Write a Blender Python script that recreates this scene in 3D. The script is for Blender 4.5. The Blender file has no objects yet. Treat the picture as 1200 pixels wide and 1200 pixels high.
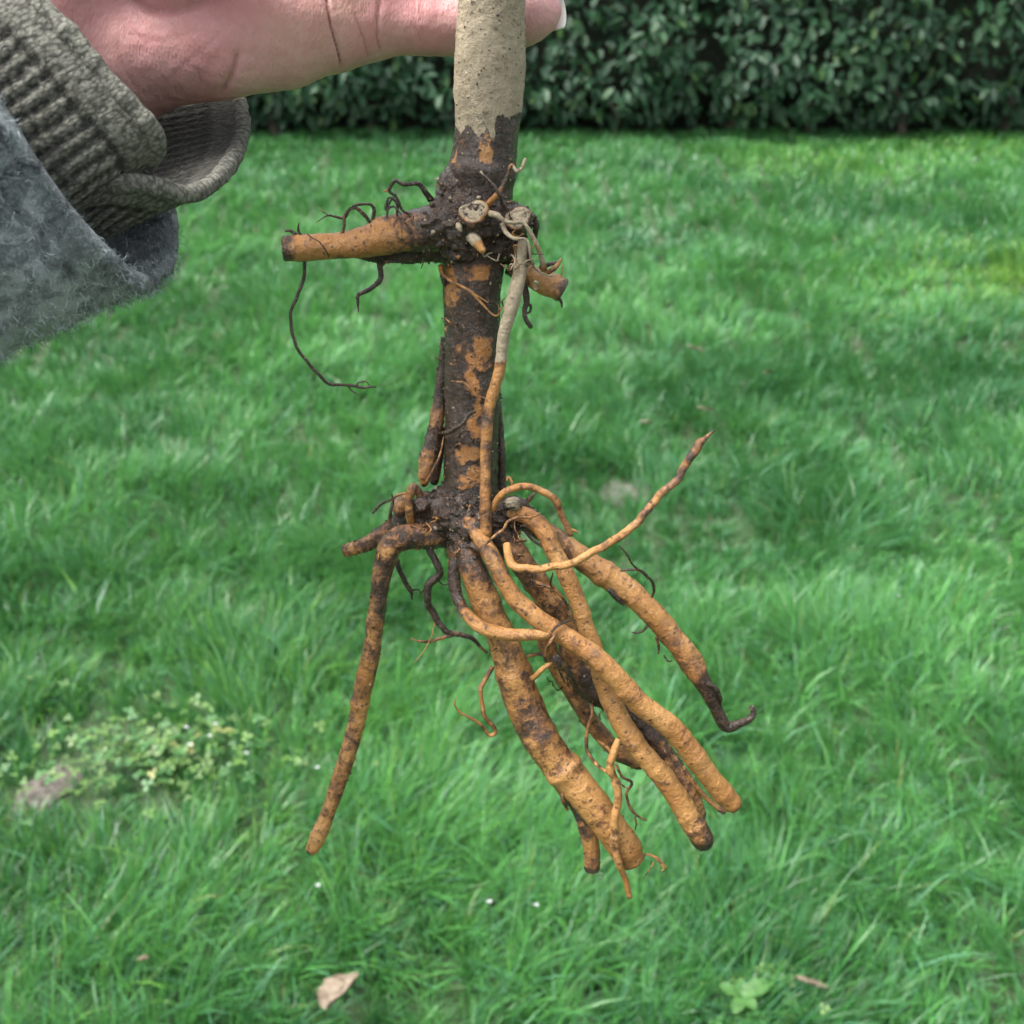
import bpy, math, random
import numpy as np
from mathutils import Vector, Matrix

random.seed(7)
rng = np.random.default_rng(11)
scene = bpy.context.scene
COL = scene.collection
R = math.radians

# ------------------------------------------------------------------ camera
CAM_H, PITCH, FPX = 1.35, R(29.0), 1258.0
cam_d = bpy.data.cameras.new('camera')
cam = bpy.data.objects.new('camera', cam_d)
COL.objects.link(cam)
cam.location = (0, 0, CAM_H)
cam.rotation_euler = (R(90) - PITCH, 0, 0)
cam_d.sensor_width = 36
cam_d.lens = 36 * FPX / 1200
cam_d.clip_start = 0.01
cam_d.clip_end = 500
cam_d.dof.use_dof = True
cam_d.dof.focus_distance = 0.275
cam_d.dof.aperture_fstop = 25
scene.camera = cam
# ------------------------------------------------------------------ sky, sun, exposure
SUN_EL, SUN_AZ = R(63), R(-95)          # azimuth measured from +Y towards +X
world = bpy.data.worlds.new('World')
scene.world = world
world.use_nodes = True
wn = world.node_tree
bg = wn.nodes['Background']
sky = wn.nodes.new('ShaderNodeTexSky')
sky.sky_type = 'NISHITA'
sky.sun_disc = False
sky.sun_elevation = SUN_EL
sky.sun_rotation = SUN_AZ
sky.air_density = 1.0
sky.dust_density = 6.0
sky.ozone_density = 1.0
hsv = wn.nodes.new('ShaderNodeHueSaturation')
hsv.inputs['Saturation'].default_value = 0.22
wn.links.new(sky.outputs[0], hsv.inputs['Color'])
wn.links.new(hsv.outputs[0], bg.inputs['Color'])
bg.inputs['Strength'].default_value = 0.11
sd = bpy.data.lights.new('sun', 'SUN')
sd.energy = 1.5
sd.angle = R(28)
sd.color = (1.0, 0.97, 0.92)
sun = bpy.data.objects.new('sun', sd)
COL.objects.link(sun)
sdir = Vector((math.sin(SUN_AZ) * math.cos(SUN_EL), math.cos(SUN_AZ) * math.cos(SUN_EL), math.sin(SUN_EL)))
sun.rotation_euler = sdir.to_track_quat('Z', 'Y').to_euler()
sun.location = (0, 0, 6)
vs = scene.view_settings
vs.view_transform = 'Standard'
vs.look = 'None'
vs.exposure = 2.05
vs.gamma = 1.0
vs.use_curve_mapping = False

# ------------------------------------------------------------------ helpers: pixels to places
C0 = np.array([0, 0, CAM_H])
RIGHT = np.array([1.0, 0, 0])
FWD = np.array([0, math.cos(PITCH), -math.sin(PITCH)])
UP = np.array([0, math.sin(PITCH), math.cos(PITCH)])
D0, TILT = 0.29, 0.25                     # held things hang about 0.29 m from the eye, leaning 14 degrees


def depth(v, dz=0.0):
    return D0 * (1 + TILT * (v - 600) / FPX) + dz / 1000.0


def P(u, v, dz=0.0):
    z = depth(v, dz)
    return C0 + RIGHT * ((u - 600) / FPX * z) + UP * (-(v - 600) / FPX * z) + FWD * z


def px_of(X):
    d = X - C0
    z = d @ FWD
    return 600 + FPX * (d @ RIGHT) / z, 600 - FPX * (d @ UP) / z, z


def G(u, v):
    d = RIGHT * ((u - 600) / FPX) - UP * ((v - 600) / FPX) + FWD
    t = CAM_H / -d[2]
    return C0 + d * t


# ------------------------------------------------------------------ helpers: noise
_perm = np.random.default_rng(5).permutation(256)
_perm = np.concatenate([_perm, _perm, _perm])
_grad = np.random.default_rng(6).normal(size=(256, 3))
_grad /= np.linalg.norm(_grad, axis=1)[:, None]


def pnoise(X):
    X = np.asarray(X, float)
    i = np.floor(X).astype(int)
    f = X - i
    i &= 255
    w = f * f * f * (f * (f * 6 - 15) + 10)
    out = 0
    for dx in (0, 1):
        wx = w[:, 0] if dx else 1 - w[:, 0]
        for dy in (0, 1):
            wy = w[:, 1] if dy else 1 - w[:, 1]
            for dz in (0, 1):
                wz = w[:, 2] if dz else 1 - w[:, 2]
                h = _perm[_perm[_perm[(i[:, 0] + dx) & 255] + ((i[:, 1] + dy) & 255)] + ((i[:, 2] + dz) & 255)]
                g = _grad[h]
                out = out + wx * wy * wz * (g[:, 0] * (f[:, 0] - dx) + g[:, 1] * (f[:, 1] - dy) + g[:, 2] * (f[:, 2] - dz))
    return out * 1.6


def fbm(X, oct=3):
    s, a = 0, 1.0
    for k in range(oct):
        s = s + a * pnoise(X * 2 ** k + 17.3 * k)
        a *= 0.5
    return s


def n2(x, y, s, off=0.0):
    return pnoise(np.stack([x * s + off, y * s - off, np.full_like(x, off * 1.7 + 0.5)], 1))


# ------------------------------------------------------------------ helpers: objects
def mesh_np(name, V, F, attrs=None, smooth=True, uv=None):
    """V (n,3); F list of (m,k) face arrays; attrs name -> (n,) or (n,3)."""
    me = bpy.data.meshes.new(name)
    V = np.asarray(V, np.float32)
    if isinstance(F, np.ndarray):
        F = [F]
    loops = np.concatenate([f.ravel() for f in F]).astype(np.int32)
    counts = np.concatenate([np.full(len(f), f.shape[1]) for f in F])
    starts = np.concatenate([[0], np.cumsum(counts)[:-1]]).astype(np.int32)
    me.vertices.add(len(V))
    me.vertices.foreach_set('co', V.ravel())
    me.loops.add(len(loops))
    me.loops.foreach_set('vertex_index', loops)
    me.polygons.add(len(counts))
    me.polygons.foreach_set('loop_start', starts)
    me.update(calc_edges=True)
    if smooth:
        me.polygons.foreach_set('use_smooth', np.ones(len(counts), bool))
    if attrs:
        for k, a in attrs.items():
            a = np.asarray(a, np.float32)
            if a.ndim == 1:
                at = me.attributes.new(k, 'FLOAT', 'POINT')
                at.data.foreach_set('value', a)
            else:
                at = me.attributes.new(k, 'FLOAT_VECTOR', 'POINT')
                at.data.foreach_set('vector', a.ravel())
    me.validate()
    return me


def link(name, me, mat=None, parent=None, kind=None):
    o = bpy.data.objects.new(name, me)
    COL.objects.link(o)
    if me is not None and mat is not None and not me.materials:
        me.materials.append(mat)
    if parent is not None:
        o.parent = parent
    if kind:
        o['kind'] = kind
    return o


def tag(o, label, cat=None, group=None):
    o['label'] = label
    if cat:
        o['category'] = cat
    if group:
        o['group'] = group
    return o


def empty(name, loc):
    o = bpy.data.objects.new(name, None)
    COL.objects.link(o)
    o.location = loc
    o.empty_display_size = 0.02
    return o


# ------------------------------------------------------------------ helpers: materials
class NT:
    def __init__(self, name):
        self.m = bpy.data.materials.new(name)
        self.m.use_nodes = True
        self.t = self.m.node_tree
        self.b = self.t.nodes['Principled BSDF']

    def n(self, typ, **kw):
        nd = self.t.nodes.new('ShaderNode' + typ)
        for k, v in kw.items():
            setattr(nd, k, v)
        return nd

    def put(self, sock, val):
        if isinstance(val, bpy.types.NodeSocket):
            self.t.links.new(val, sock)
        elif val is not None:
            sock.default_value = val
        return self

    def obj(self):
        return self.n('TexCoord').outputs['Object']

    def attr(self, name, vec=False):
        a = self.n('Attribute', attribute_name=name)
        return a.outputs['Vector' if vec else 'Fac']

    def scale(self, vec, s):
        v = self.n('Mapping')
        self.put(v.inputs['Vector'], vec)
        v.inputs['Scale'].default_value = s
        return v.outputs[0]

    def noise(self, vec, scale, detail=4, rough=0.55, dist=0.0):
        nd = self.n('TexNoise')
        self.put(nd.inputs['Vector'], vec)
        nd.inputs['Scale'].default_value = scale
        nd.inputs['Detail'].default_value = detail
        nd.inputs['Roughness'].default_value = rough
        nd.inputs['Distortion'].default_value = dist
        return nd.outputs['Fac']

    def voro(self, vec, scale, feature='F1'):
        nd = self.n('TexVoronoi', feature=feature)
        self.put(nd.inputs['Vector'], vec)
        nd.inputs['Scale'].default_value = scale
        return nd.outputs['Distance']

    def math(self, op, a, b=0.0, c=None):
        nd = self.n('Math', operation=op)
        self.put(nd.inputs[0], a)
        self.put(nd.inputs[1], b)
        if c is not None:
            self.put(nd.inputs[2], c)
        return nd.outputs[0]

    def ramp(self, v, lo, hi, a=0.0, b=1.0):
        nd = self.n('MapRange', interpolation_type='SMOOTHSTEP')
        self.put(nd.inputs['Value'], v)
        nd.inputs['From Min'].default_value = lo
        nd.inputs['From Max'].default_value = hi
        nd.inputs['To Min'].default_value = a
        nd.inputs['To Max'].default_value = b
        return nd.outputs['Result']

    def mix(self, f, a, b):
        nd = self.n('Mix', data_type='RGBA')
        self.put(nd.inputs[0], f)
        for s, v in ((nd.inputs[6], a), (nd.inputs[7], b)):
            if isinstance(v, tuple):
                v = (*v, 1.0) if len(v) == 3 else v
            self.put(s, v)
        return nd.outputs[2]

    def bump(self, h, strength, dist, prev=None):
        nd = self.n('Bump')
        self.put(nd.inputs['Height'], h)
        nd.inputs['Strength'].default_value = strength
        nd.inputs['Distance'].default_value = dist
        if prev is not None:
            self.put(nd.inputs['Normal'], prev)
        return nd.outputs[0]

    def out(self, color=None, rough=None, normal=None, **kw):
        if color is not None:
            if isinstance(color, tuple):
                color = (*color, 1.0)
            self.put(self.b.inputs['Base Color'], color)
        if rough is not None:
            self.put(self.b.inputs['Roughness'], rough)
        if normal is not None:
            self.put(self.b.inputs['Normal'], normal)
        for k, v in kw.items():
            self.put(self.b.inputs[k.replace('_', ' ')], v)
        return self.m


def mat_soil():
    m = NT('soil')
    o = m.obj()
    a = m.noise(o, 9, 6, 0.6)
    b = m.noise(o, 120, 5, 0.7)
    c = m.mix(m.ramp(a, 0.35, 0.65), (0.022, 0.060, 0.016), (0.035, 0.060, 0.022))
    c = m.mix(m.ramp(b, 0.45, 0.7), c, (0.028, 0.036, 0.016))
    return m.out(c, 0.9, m.bump(b, 0.8, 0.01))


def mat_barepatch():
    m = NT('bare_earth')
    o = m.obj()
    b = m.noise(o, 90, 6, 0.7)
    c = m.mix(m.ramp(b, 0.35, 0.65), (0.045, 0.036, 0.028), (0.13, 0.115, 0.10))
    return m.out(c, 0.85, m.bump(b, 0.9, 0.006))


def leafy(name, col_attr, rough, transl, spec=0.5):
    m = NT(name)
    c = m.attr(col_attr, True)
    m.put(m.b.inputs['Base Color'], c)
    m.b.inputs['Roughness'].default_value = rough
    m.b.inputs['Specular IOR Level'].default_value = spec
    t = m.n('BsdfTranslucent')
    m.put(t.inputs['Color'], m.mix(0.5, c, (0.11, 0.30, 0.07)))
    mx = m.n('MixShader')
    mx.inputs[0].default_value = transl
    m.t.links.new(m.b.outputs[0], mx.inputs[1])
    m.t.links.new(t.outputs[0], mx.inputs[2])
    m.t.links.new(mx.outputs[0], m.t.nodes['Material Output'].inputs['Surface'])
    return m.m


def mat_root():
    m = NT('wet_root')
    o = m.obj()
    bark, clay = m.attr('bark'), m.attr('clay')
    uv = m.attr('along', True)
    a = m.noise(o, 210, 6, 0.66, 0.3)
    b = m.noise(o, 720, 5, 0.68)
    fine = m.noise(o, 2200, 4, 0.7)
    big = m.noise(o, 70, 2, 0.5)
    st = m.noise(m.scale(uv, (1.0, 0.12, 1.0)), 900, 4, 0.6)
    tr = m.noise(m.scale(uv, (0.22, 1.0, 1.0)), 620, 4, 0.62)           # wrinkles running round the root
    val = m.math('ADD', a, m.math('MULTIPLY', m.math('SUBTRACT', bark, 0.5), 0.85))
    val = m.math('ADD', val, m.math('MULTIPLY', m.math('SUBTRACT', b, 0.5), 0.55))
    val = m.math('ADD', val, m.math('MULTIPLY', m.math('SUBTRACT', st, 0.5), 0.18))
    val = m.math('ADD', val, m.math('MULTIPLY', m.math('SUBTRACT', tr, 0.5), 0.28))
    tan = m.mix(m.ramp(big, 0.35, 0.65), (0.29, 0.125, 0.028), (0.42, 0.215, 0.064))
    tan = m.mix(m.ramp(fine, 0.45, 0.7, 0, 0.5), tan, (0.21, 0.088, 0.022))
    tan = m.mix(m.ramp(b, 0.58, 0.75, 0, 0.6), tan, (0.48, 0.28, 0.105))
    tan = m.mix(m.ramp(val, 0.36, 0.54), tan, (0.13, 0.055, 0.02))
    dark = m.mix(m.ramp(b, 0.35, 0.65), (0.008, 0.0042, 0.0024), (0.042, 0.020, 0.009))
    dark = m.mix(m.ramp(st, 0.55, 0.8, 0, 0.55), dark, (0.105, 0.050, 0.022))
    dark = m.mix(m.ramp(fine, 0.60, 0.74, 0, 0.30), dark, (0.10, 0.065, 0.04))
    mk = m.ramp(val, 0.53, 0.63)
    c = m.mix(mk, tan, dark)
    # small dark pits and pale lenticels scattered over everything
    pit = m.math('MULTIPLY', m.ramp(m.voro(m.scale(uv, (0.6, 1.0, 1.0)), 560), 0.12, 0.26, 1, 0), m.ramp(m.noise(o, 240, 3), 0.40, 0.52))
    c = m.mix(m.math('MULTIPLY', pit, 0.85), c, (0.03, 0.016, 0.010))
    sp = m.ramp(m.voro(o, 420), 0.10, 0.2, 1, 0)
    sp = m.math('MULTIPLY', sp, m.ramp(m.noise(o, 130, 2), 0.5, 0.62))
    c = m.mix(m.math('MULTIPLY', sp, 0.6), c, (0.25, 0.19, 0.135))
    # dried clay smear
    cl = m.mix(m.ramp(m.noise(o, 260, 6, 0.75), 0.35, 0.68), (0.34, 0.285, 0.195), (0.25, 0.205, 0.138))
    cl = m.mix(m.ramp(m.noise(m.scale(uv, (1, 0.3, 1)), 500, 4, 0.7), 0.52, 0.72, 0, 0.5), cl, (0.17, 0.135, 0.095))
    speck = m.ramp(m.noise(o, 1500, 4, 0.75), 0.565, 0.63)
    speck = m.math('MULTIPLY', speck, m.ramp(m.noise(o, 190, 4), 0.44, 0.60))
    cl = m.mix(m.math('MULTIPLY', speck, 0.85), cl, (0.05, 0.036, 0.026))
    cl = m.mix(m.math('MULTIPLY', pit, 0.6), cl, (0.07, 0.05, 0.035))
    cm = m.math('ADD', clay, m.math('MULTIPLY', m.math('SUBTRACT', m.noise(m.scale(uv, (1.0, 0.3, 1.0)), 1500, 4), 0.5), 0.16))
    cm = m.ramp(cm, 0.485, 0.515)
    c = m.mix(cm, c, cl)
    rg = m.math('ADD', m.math('ADD', m.ramp(a, 0.3, 0.7, 0.32, 0.46), m.math('MULTIPLY', mk, -0.14)), m.math('MULTIPLY', cm, 0.45))
    hgt = m.math('ADD', m.math('MULTIPLY', b, 0.7), m.math('MULTIPLY', mk, -0.25))
    nb = m.bump(hgt, 0.9, 0.0012, m.bump(st, 0.4, 0.0007, m.bump(tr, 0.3, 0.0007, m.bump(fine, 0.7, 0.0005))))
    wet = m.math('MULTIPLY', m.math('SUBTRACT', 1.0, cm), m.ramp(m.noise(o, 150, 3), 0.42, 0.62, 0.05, 0.45))
    return m.out(c, rg, nb, Specular_IOR_Level=0.5, Coat_Weight=wet, Coat_Roughness=0.16, Coat_Normal=m.bump(b, 0.6, 0.0008, m.bump(fine, 0.6, 0.0004)))


def mat_skin():
    m = NT('skin')
    o = m.obj()
    crease = m.attr('crease')
    big = m.noise(o, 45, 3, 0.55)
    c = m.mix(m.ramp(big, 0.3, 0.7), (0.52, 0.315, 0.30), (0.50, 0.235, 0.235))
    yl = m.noise(o, 28, 2)
    c = m.mix(m.ramp(yl, 0.55, 0.8, 0, 0.5), c, (0.47, 0.30, 0.23))
    c = m.mix(m.ramp(m.noise(o, 400, 4, 0.7), 0.4, 0.75, 0, 0.25), c, (0.34, 0.13, 0.125))
    c = m.mix(m.ramp(crease, 0.1, 1.0, 0, 0.8), c, (0.20, 0.06, 0.055))
    w = m.noise(m.scale(o, (1.4, 0.6, 0.5)), 900, 3, 0.6, 0.6)
    v = m.voro(m.scale(o, (1.5, 1, 0.7)), 1300)
    nb = m.bump(w, 0.3, 0.0006, m.bump(v, 0.3, 0.0004))
    return m.out(c, m.ramp(m.noise(o, 300, 3), 0.3, 0.7, 0.42, 0.58), nb, Subsurface_Weight=0.22, Subsurface_Scale=0.004,
                 Subsurface_Radius=(1.0, 0.35, 0.2), Specular_IOR_Level=0.4)


def mat_nail():
    m = NT('fingernail')
    c = m.mix(m.ramp(m.attr('free'), 0.45, 0.6), (0.5, 0.27, 0.25), (0.74, 0.72, 0.68))
    return m.out(c, 0.25, None, Subsurface_Weight=0.2, Subsurface_Scale=0.001)


def mat_fleece(fibre=False):
    m = NT('fleece_fibre' if fibre else 'fleece')
    o = m.obj()
    a = m.noise(o, 34, 4, 0.65, 0.4)
    b = m.noise(o, 190, 5, 0.75, 0.8)
    s = m.math('ADD', m.math('MULTIPLY', a, 0.42), m.math('MULTIPLY', b, 0.58))
    c = m.mix(m.ramp(s, 0.41, 0.48), (0.025, 0.034, 0.046), (0.15, 0.18, 0.19))
    c = m.mix(m.ramp(s, 0.48, 0.57), c, (0.38, 0.425, 0.45))
    c = m.mix(m.ramp(m.noise(o, 22, 2), 0.56, 0.66, 0, 0.7), c, (0.025, 0.035, 0.075))
    c = m.mix(m.ramp(m.noise(o, 620, 4, 0.8, 1.0), 0.55, 0.66, 0, 0.8), c, (0.42, 0.46, 0.49))
    if fibre:
        return m.out(c, 0.9, None, Specular_IOR_Level=0.1)
    return m.out(c, 0.95, m.bump(m.noise(m.scale(o, (1, 1, 1)), 1400, 4, 0.8, 1.0), 0.9, 0.0012), Sheen_Weight=0.3, Specular_IOR_Level=0.1)


def mat_knit():
    m = NT('waffle_knit')
    o = m.obj()
    uv = m.attr('along', True)
    st = m.noise(m.scale(uv, (1, 0.5, 1)), 1700, 4, 0.75, 1.6)
    loopv = m.voro(m.scale(uv, (1.0, 0.62, 1.0)), 1150)
    b = m.noise(o, 260, 4, 0.7)
    rib = m.attr('rib')
    c = m.mix(m.ramp(rib, 0.15, 0.8), (0.045, 0.045, 0.037), (0.30, 0.30, 0.25))
    c = m.mix(m.ramp(st, 0.5, 0.72, 0, 0.8), c, (0.38, 0.375, 0.33))
    c = m.mix(m.ramp(b, 0.5, 0.72, 0, 0.5), c, (0.055, 0.055, 0.045))
    c = m.mix(m.ramp(loopv, 0.35, 0.75, 0, 0.65), c, (0.03, 0.03, 0.024))
    return m.out(c, 0.95, m.bump(st, 0.8, 0.0012, m.bump(m.math('MULTIPLY', loopv, -1.0), 1.0, 0.0014)), Sheen_Weight=0.15, Specular_IOR_Level=0.1)


def mat_plain(name, ca, cb, scale, rough, bump=0.3, bd=0.001, **kw):
    m = NT(name)
    o = m.obj()
    a = m.noise(o, scale, 5, 0.65)
    return m.out(m.mix(m.ramp(a, 0.35, 0.65), ca, cb), rough, m.bump(a, bump, bd), **kw)


M = dict(soil=mat_soil(), bare=mat_barepatch(), root=mat_root(), skin=mat_skin(), nail=mat_nail(),
         fleece=mat_fleece(), fibre=mat_fleece(True), knit=mat_knit(),
         grass=leafy('grass_blade', 'tint', 0.34, 0.38, 0.42),
         hedge=leafy('laurel_leaf', 'tint', 0.44, 0.22, 0.34),
         clover=leafy('clover_leaf', 'tint', 0.5, 0.3),
         inner=mat_plain('hedge_light_block', (0.010, 0.016, 0.008), (0.03, 0.035, 0.02), 30, 0.9, 1.0, 0.05),  # dark colour for the added core that blocks light through the hedge
         wood=mat_plain('hedge_wood', (0.05, 0.04, 0.03), (0.11, 0.09, 0.07), 60, 0.85, 0.8, 0.01),
         dry=mat_plain('dry_leaf', (0.055, 0.036, 0.020), (0.20, 0.16, 0.115), 70, 0.8, 0.9, 0.003),
         pale=mat_plain('pale_petal', (0.26, 0.23, 0.17), (0.36, 0.31, 0.24), 90, 0.7, 0.4, 0.002),
         white=mat_plain('white_petal', (0.45, 0.46, 0.5), (0.6, 0.6, 0.62), 200, 0.6, 0.1, 0.001),
         yolk=mat_plain('flower_eye', (0.6, 0.42, 0.04), (0.7, 0.5, 0.06), 400, 0.7, 0.5, 0.001))
_w = NT('water')
M['water'] = _w.out((1.0, 1.0, 1.0), 0.02, None, Transmission_Weight=1.0, IOR=1.33)

# ------------------------------------------------------------------ the setting: ground
gs = 240
gx = np.concatenate([np.linspace(-200, -8, 20)[:-1], np.linspace(-8, 8, 81), np.linspace(8, 200, 20)[1:]])
gy = np.concatenate([np.linspace(-200, -1, 20)[:-1], np.linspace(-1, 10, 61), np.linspace(10, 200, 20)[1:]])


def ground_z(x, y):
    near = np.clip(1 - np.maximum(np.abs(x) - 7, 0) / 3, 0, 1) * np.clip(1 - np.maximum(np.abs(y - 4) - 5, 0) / 3, 0, 1)
    return near * (0.018 * n2(x, y, 0.9, 3.1) + 0.008 * n2(x, y, 3.0, 8.2)) - 0.02


XX, YY = np.meshgrid(gx, gy, indexing='ij')
ZZ = ground_z(XX.ravel(), YY.ravel())
nx, ny = XX.shape
ii = (np.arange(nx - 1)[:, None] * ny + np.arange(ny - 1)[None, :]).ravel()
ground = link('ground', mesh_np('ground', np.stack([XX.ravel(), YY.ravel(), ZZ], 1), np.stack([ii, ii + ny, ii + ny + 1, ii + 1], 1)), M['soil'], kind='structure')


def soil_patch(u, v, rx, ry, seed):
    c = G(u, v)
    n, k = 28, 7
    V = []
    for j in range(k + 1):
        for i in range(n):
            a = 2 * math.pi * i / n
            r = j / k * (1 + 0.25 * math.sin(2 * a + seed) + 0.12 * math.sin(5 * a + seed * 2))
            V.append((c[0] + rx * r * math.cos(a), c[1] + ry * r * math.sin(a), (1 - (j / k) ** 2)))
    V = np.array(V)
    V[:, 2] = ground_z(V[:, 0], V[:, 1]) + 0.004 + V[:, 2] * 0.012 + 0.006 * fbm(V * np.array([60, 60, 1]), 2) * (V[:, 2] > 0)
    F = [[j * n + i, (j + 1) * n + i, (j + 1) * n + (i + 1) % n, j * n + (i + 1) % n] for j in range(k) for i in range(n)]
    return link('soil_patch', mesh_np('soil_patch', V, np.array(F)), M['bare'], kind='structure')


BARE = [(50, 916, 0.048, 0.062), (735, 572, 0.075, 0.10)]
for k, (u, v, rx, ry) in enumerate(BARE):
    soil_patch(u, v, rx, ry, k * 1.7)

# ------------------------------------------------------------------ grass (stuff)
HEDGE_Y = 7.75


def build_grass():
    bands = [(-0.9, 0.66, 6000, 3), (0.66, 1.4, 40000, 4), (1.4, 2.3, 34000, 3), (2.3, 3.5, 18500, 3), (3.5, 5.2, 10000, 3), (5.2, HEDGE_Y + 0.35, 5900, 3)]
    Vs, Fq, Ft, Ts = [], [], [], []
    base = 0
    bare = [(G(u, v), rx, ry) for u, v, rx, ry in BARE]
    clov = G(150, 885)
    yellow = G(1190, 325)
    for y0, y1, dens, lv in bands:
        hw = 0.85 * y1 + 1.9
        n = int((y1 - y0) * 2 * hw * dens)
        y = rng.uniform(y0, y1, n)
        x = rng.uniform(-hw, hw, n)
        inside = np.abs(x) < 0.53 * y + 0.45
        keep = inside | ((np.abs(x) < 0.85 * y + 2.0 + 0.3 * rng.normal(size=n)) & (rng.uniform(size=n) < min(1.0, 1700 / dens)))
        # clumps: pull towards tuft centres on a jittered lattice
        s = 0.055 + 0.01 * y
        cx, cy = np.round(x / s), np.round(y / s)
        jx = np.sin(cx * 127.1 + cy * 311.7) * 43758.5453 % 1
        jy = np.sin(cx * 269.5 + cy * 183.3) * 24634.6345 % 1
        tx, ty = (cx + jx - 0.5) * s, (cy + jy - 0.5) * s
        pull = rng.uniform(0, 0.75, n)
        x = x + (tx - x) * pull
        y = y + (ty - y) * pull
        hf = 0.5 + 0.6 * n2(x, y, 2.0, 1.0) + 0.6 * n2(x, y, 4.5, 2.0)
        keep &= (n2(x, y, 7.0, 5.0) * 0.5 + 0.95 > rng.uniform(0, 1, n))
        for c, rx, ry in bare:
            d = np.hypot((x - c[0]) / rx, (y - c[1]) / ry)
            keep &= (d > 0.7 + 0.3 * rng.normal(size=n)) | (rng.uniform(size=n) < 0.06)
        dc = np.hypot((x - clov[0]) / 0.26, (y - clov[1]) / 0.16)
        keep &= rng.uniform(size=n) > 0.55 * np.exp(-dc ** 2 * 1.5)
        x, y, tx, ty, hf, dc, inside = x[keep], y[keep], tx[keep], ty[keep], hf[keep], dc[keep], inside[keep]
        n = len(x)
        h = (0.034 + 0.080 * np.clip(hf, 0, 1.4)) * rng.uniform(0.5, 1.4, n)
        h *= (1 - 0.45 * np.exp(-dc ** 2 * 1.5))
        h *= np.where(y > HEDGE_Y - 0.25, 0.8, 1.0)
        w = rng.uniform(0.0005, 0.0013, n) * (0.62 + 0.42 * np.maximum(y, 1.0)) * np.where(rng.uniform(size=n) < 0.07, 2.1, 1) * np.where(inside, 1, np.maximum(1.2, 3.2 - 0.4 * y))
        # lean: away from the tuft centre plus a slow swirl
        out = np.arctan2(y - ty, x - tx)
        swirl = 5.0 * n2(x, y, 1.1, 11.0) + 2.0 * n2(x, y, 3.7, 13.0)
        ang = np.where(rng.uniform(size=n) < 0.45, out, swirl) + rng.normal(size=n) * 0.6
        lean = np.abs(rng.normal(0.55, 0.38, n))
        lx, ly = np.cos(ang) * lean, np.sin(ang) * lean
        face = ang + math.pi / 2 + rng.normal(size=n) * 0.7
        wx, wy = np.cos(face) * w, np.sin(face) * w
        z0 = ground_z(x, y) - 0.003
        # colour of each blade
        pt = 0.5 + 0.55 * n2(x, y, 0.8, 21.0) + 0.5 * n2(x, y, 2.6, 23.0) + rng.normal(size=n) * 0.22
        pt = np.clip(0.5 + (pt - 0.5) * 1.15, 0, 1)[:, None]
        colr = (1 - pt) * np.array([0.018, 0.098, 0.024]) + pt * np.array([0.088, 0.275, 0.066])
        bl = rng.uniform(size=n)[:, None]
        colr = np.where(bl < 0.22, np.array([[0.075, 0.215, 0.110]]), colr)
        colr = np.where(bl > 0.994, np.array([[0.22, 0.24, 0.09]]), colr)
        dy = np.hypot((x - yellow[0]) / 0.7, (y - yellow[1]) / 0.5)
        colr = np.where((rng.uniform(size=n) < 0.85 * np.exp(-dy ** 2 * 1.6) * (0.6 + 0.8 * n2(x, y, 5.0, 61.0)))[:, None], np.array([[0.13, 0.27, 0.035]]), colr)
        for yu, yv, ya in ((960, 190, 0.6), (1150, 175, 0.5), (250, 860, 0.22)):
            yc = G(yu, yv)
            dy = np.hypot((x - yc[0]) / 0.8, (y - yc[1]) / 0.6)
            colr = np.where((rng.uniform(size=n) < ya * np.exp(-dy ** 2 * 1.6))[:, None], np.array([[0.11, 0.27, 0.04]]), colr)
        colr *= rng.uniform(0.75, 1.25, n)[:, None]
        if lv == 4:
            ts, ws = [0, 0.38, 0.74, 1.0], [1, 0.95, 0.6]
        else:
            ts, ws = [0, 0.55, 1.0], [1, 0.8]
        rows = []
        for t in ts:
            px = x + lx * h * t ** 1.7
            py = y + ly * h * t ** 1.7
            pz = z0 + h * (t - 0.28 * np.minimum(lean, 1.4) * t ** 2.4)
            rows.append((px, py, pz))
        nv = 2 * (len(ts) - 1) + 1
        V = np.zeros((n, nv, 3))
        for k in range(len(ts) - 1):
            px, py, pz = rows[k]
            V[:, 2 * k] = np.stack([px - wx * ws[k], py - wy * ws[k], pz], 1)
            V[:, 2 * k + 1] = np.stack([px + wx * ws[k], py + wy * ws[k], pz], 1)
        V[:, -1] = np.stack(rows[-1], 1)
        b = base + np.arange(n)[:, None] * nv
        for k in range(len(ts) - 2):
            Fq.append(b + np.array([2 * k, 2 * k + 1, 2 * k + 3, 2 * k + 2]))
        k = len(ts) - 2
        Ft.append(b + np.array([2 * k, 2 * k + 1, 2 * k + 2]))
        Vs.append(V.reshape(-1, 3))
        Ts.append(np.repeat(colr, nv, 0))
        base += n * nv
    me = mesh_np('grass', np.concatenate(Vs), [np.concatenate(Fq), np.concatenate(Ft)], {'tint': np.concatenate(Ts)})
    g = link('grass', me, M['grass'], kind='stuff')
    tag(g, 'lush green lawn grass covering the ground up to the hedge', 'grass')


build_grass()

# ------------------------------------------------------------------ hedge
LEAF_T = np.array([0, 0.3, 0.7, 1.0])
LEAF_W = np.array([0.03, 0.215, 0.21, 0.0])


def leaf_local():
    """A laurel leaf of unit length along +X, face +Z, folded along its midrib. 12 triangles."""
    V = []
    for t, w in zip(LEAF_T, LEAF_W):
        z = -0.16 * t * t
        V += [(t, -w, z + 0.35 * w), (t, 0, z), (t, w, z + 0.35 * w)]
    F = []
    for k in range(3):
        a = 3 * k
        F += [(a, a + 3, a + 4, a + 1), (a + 1, a + 4, a + 5, a + 2)]
    return np.array(V), np.array(F)


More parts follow.
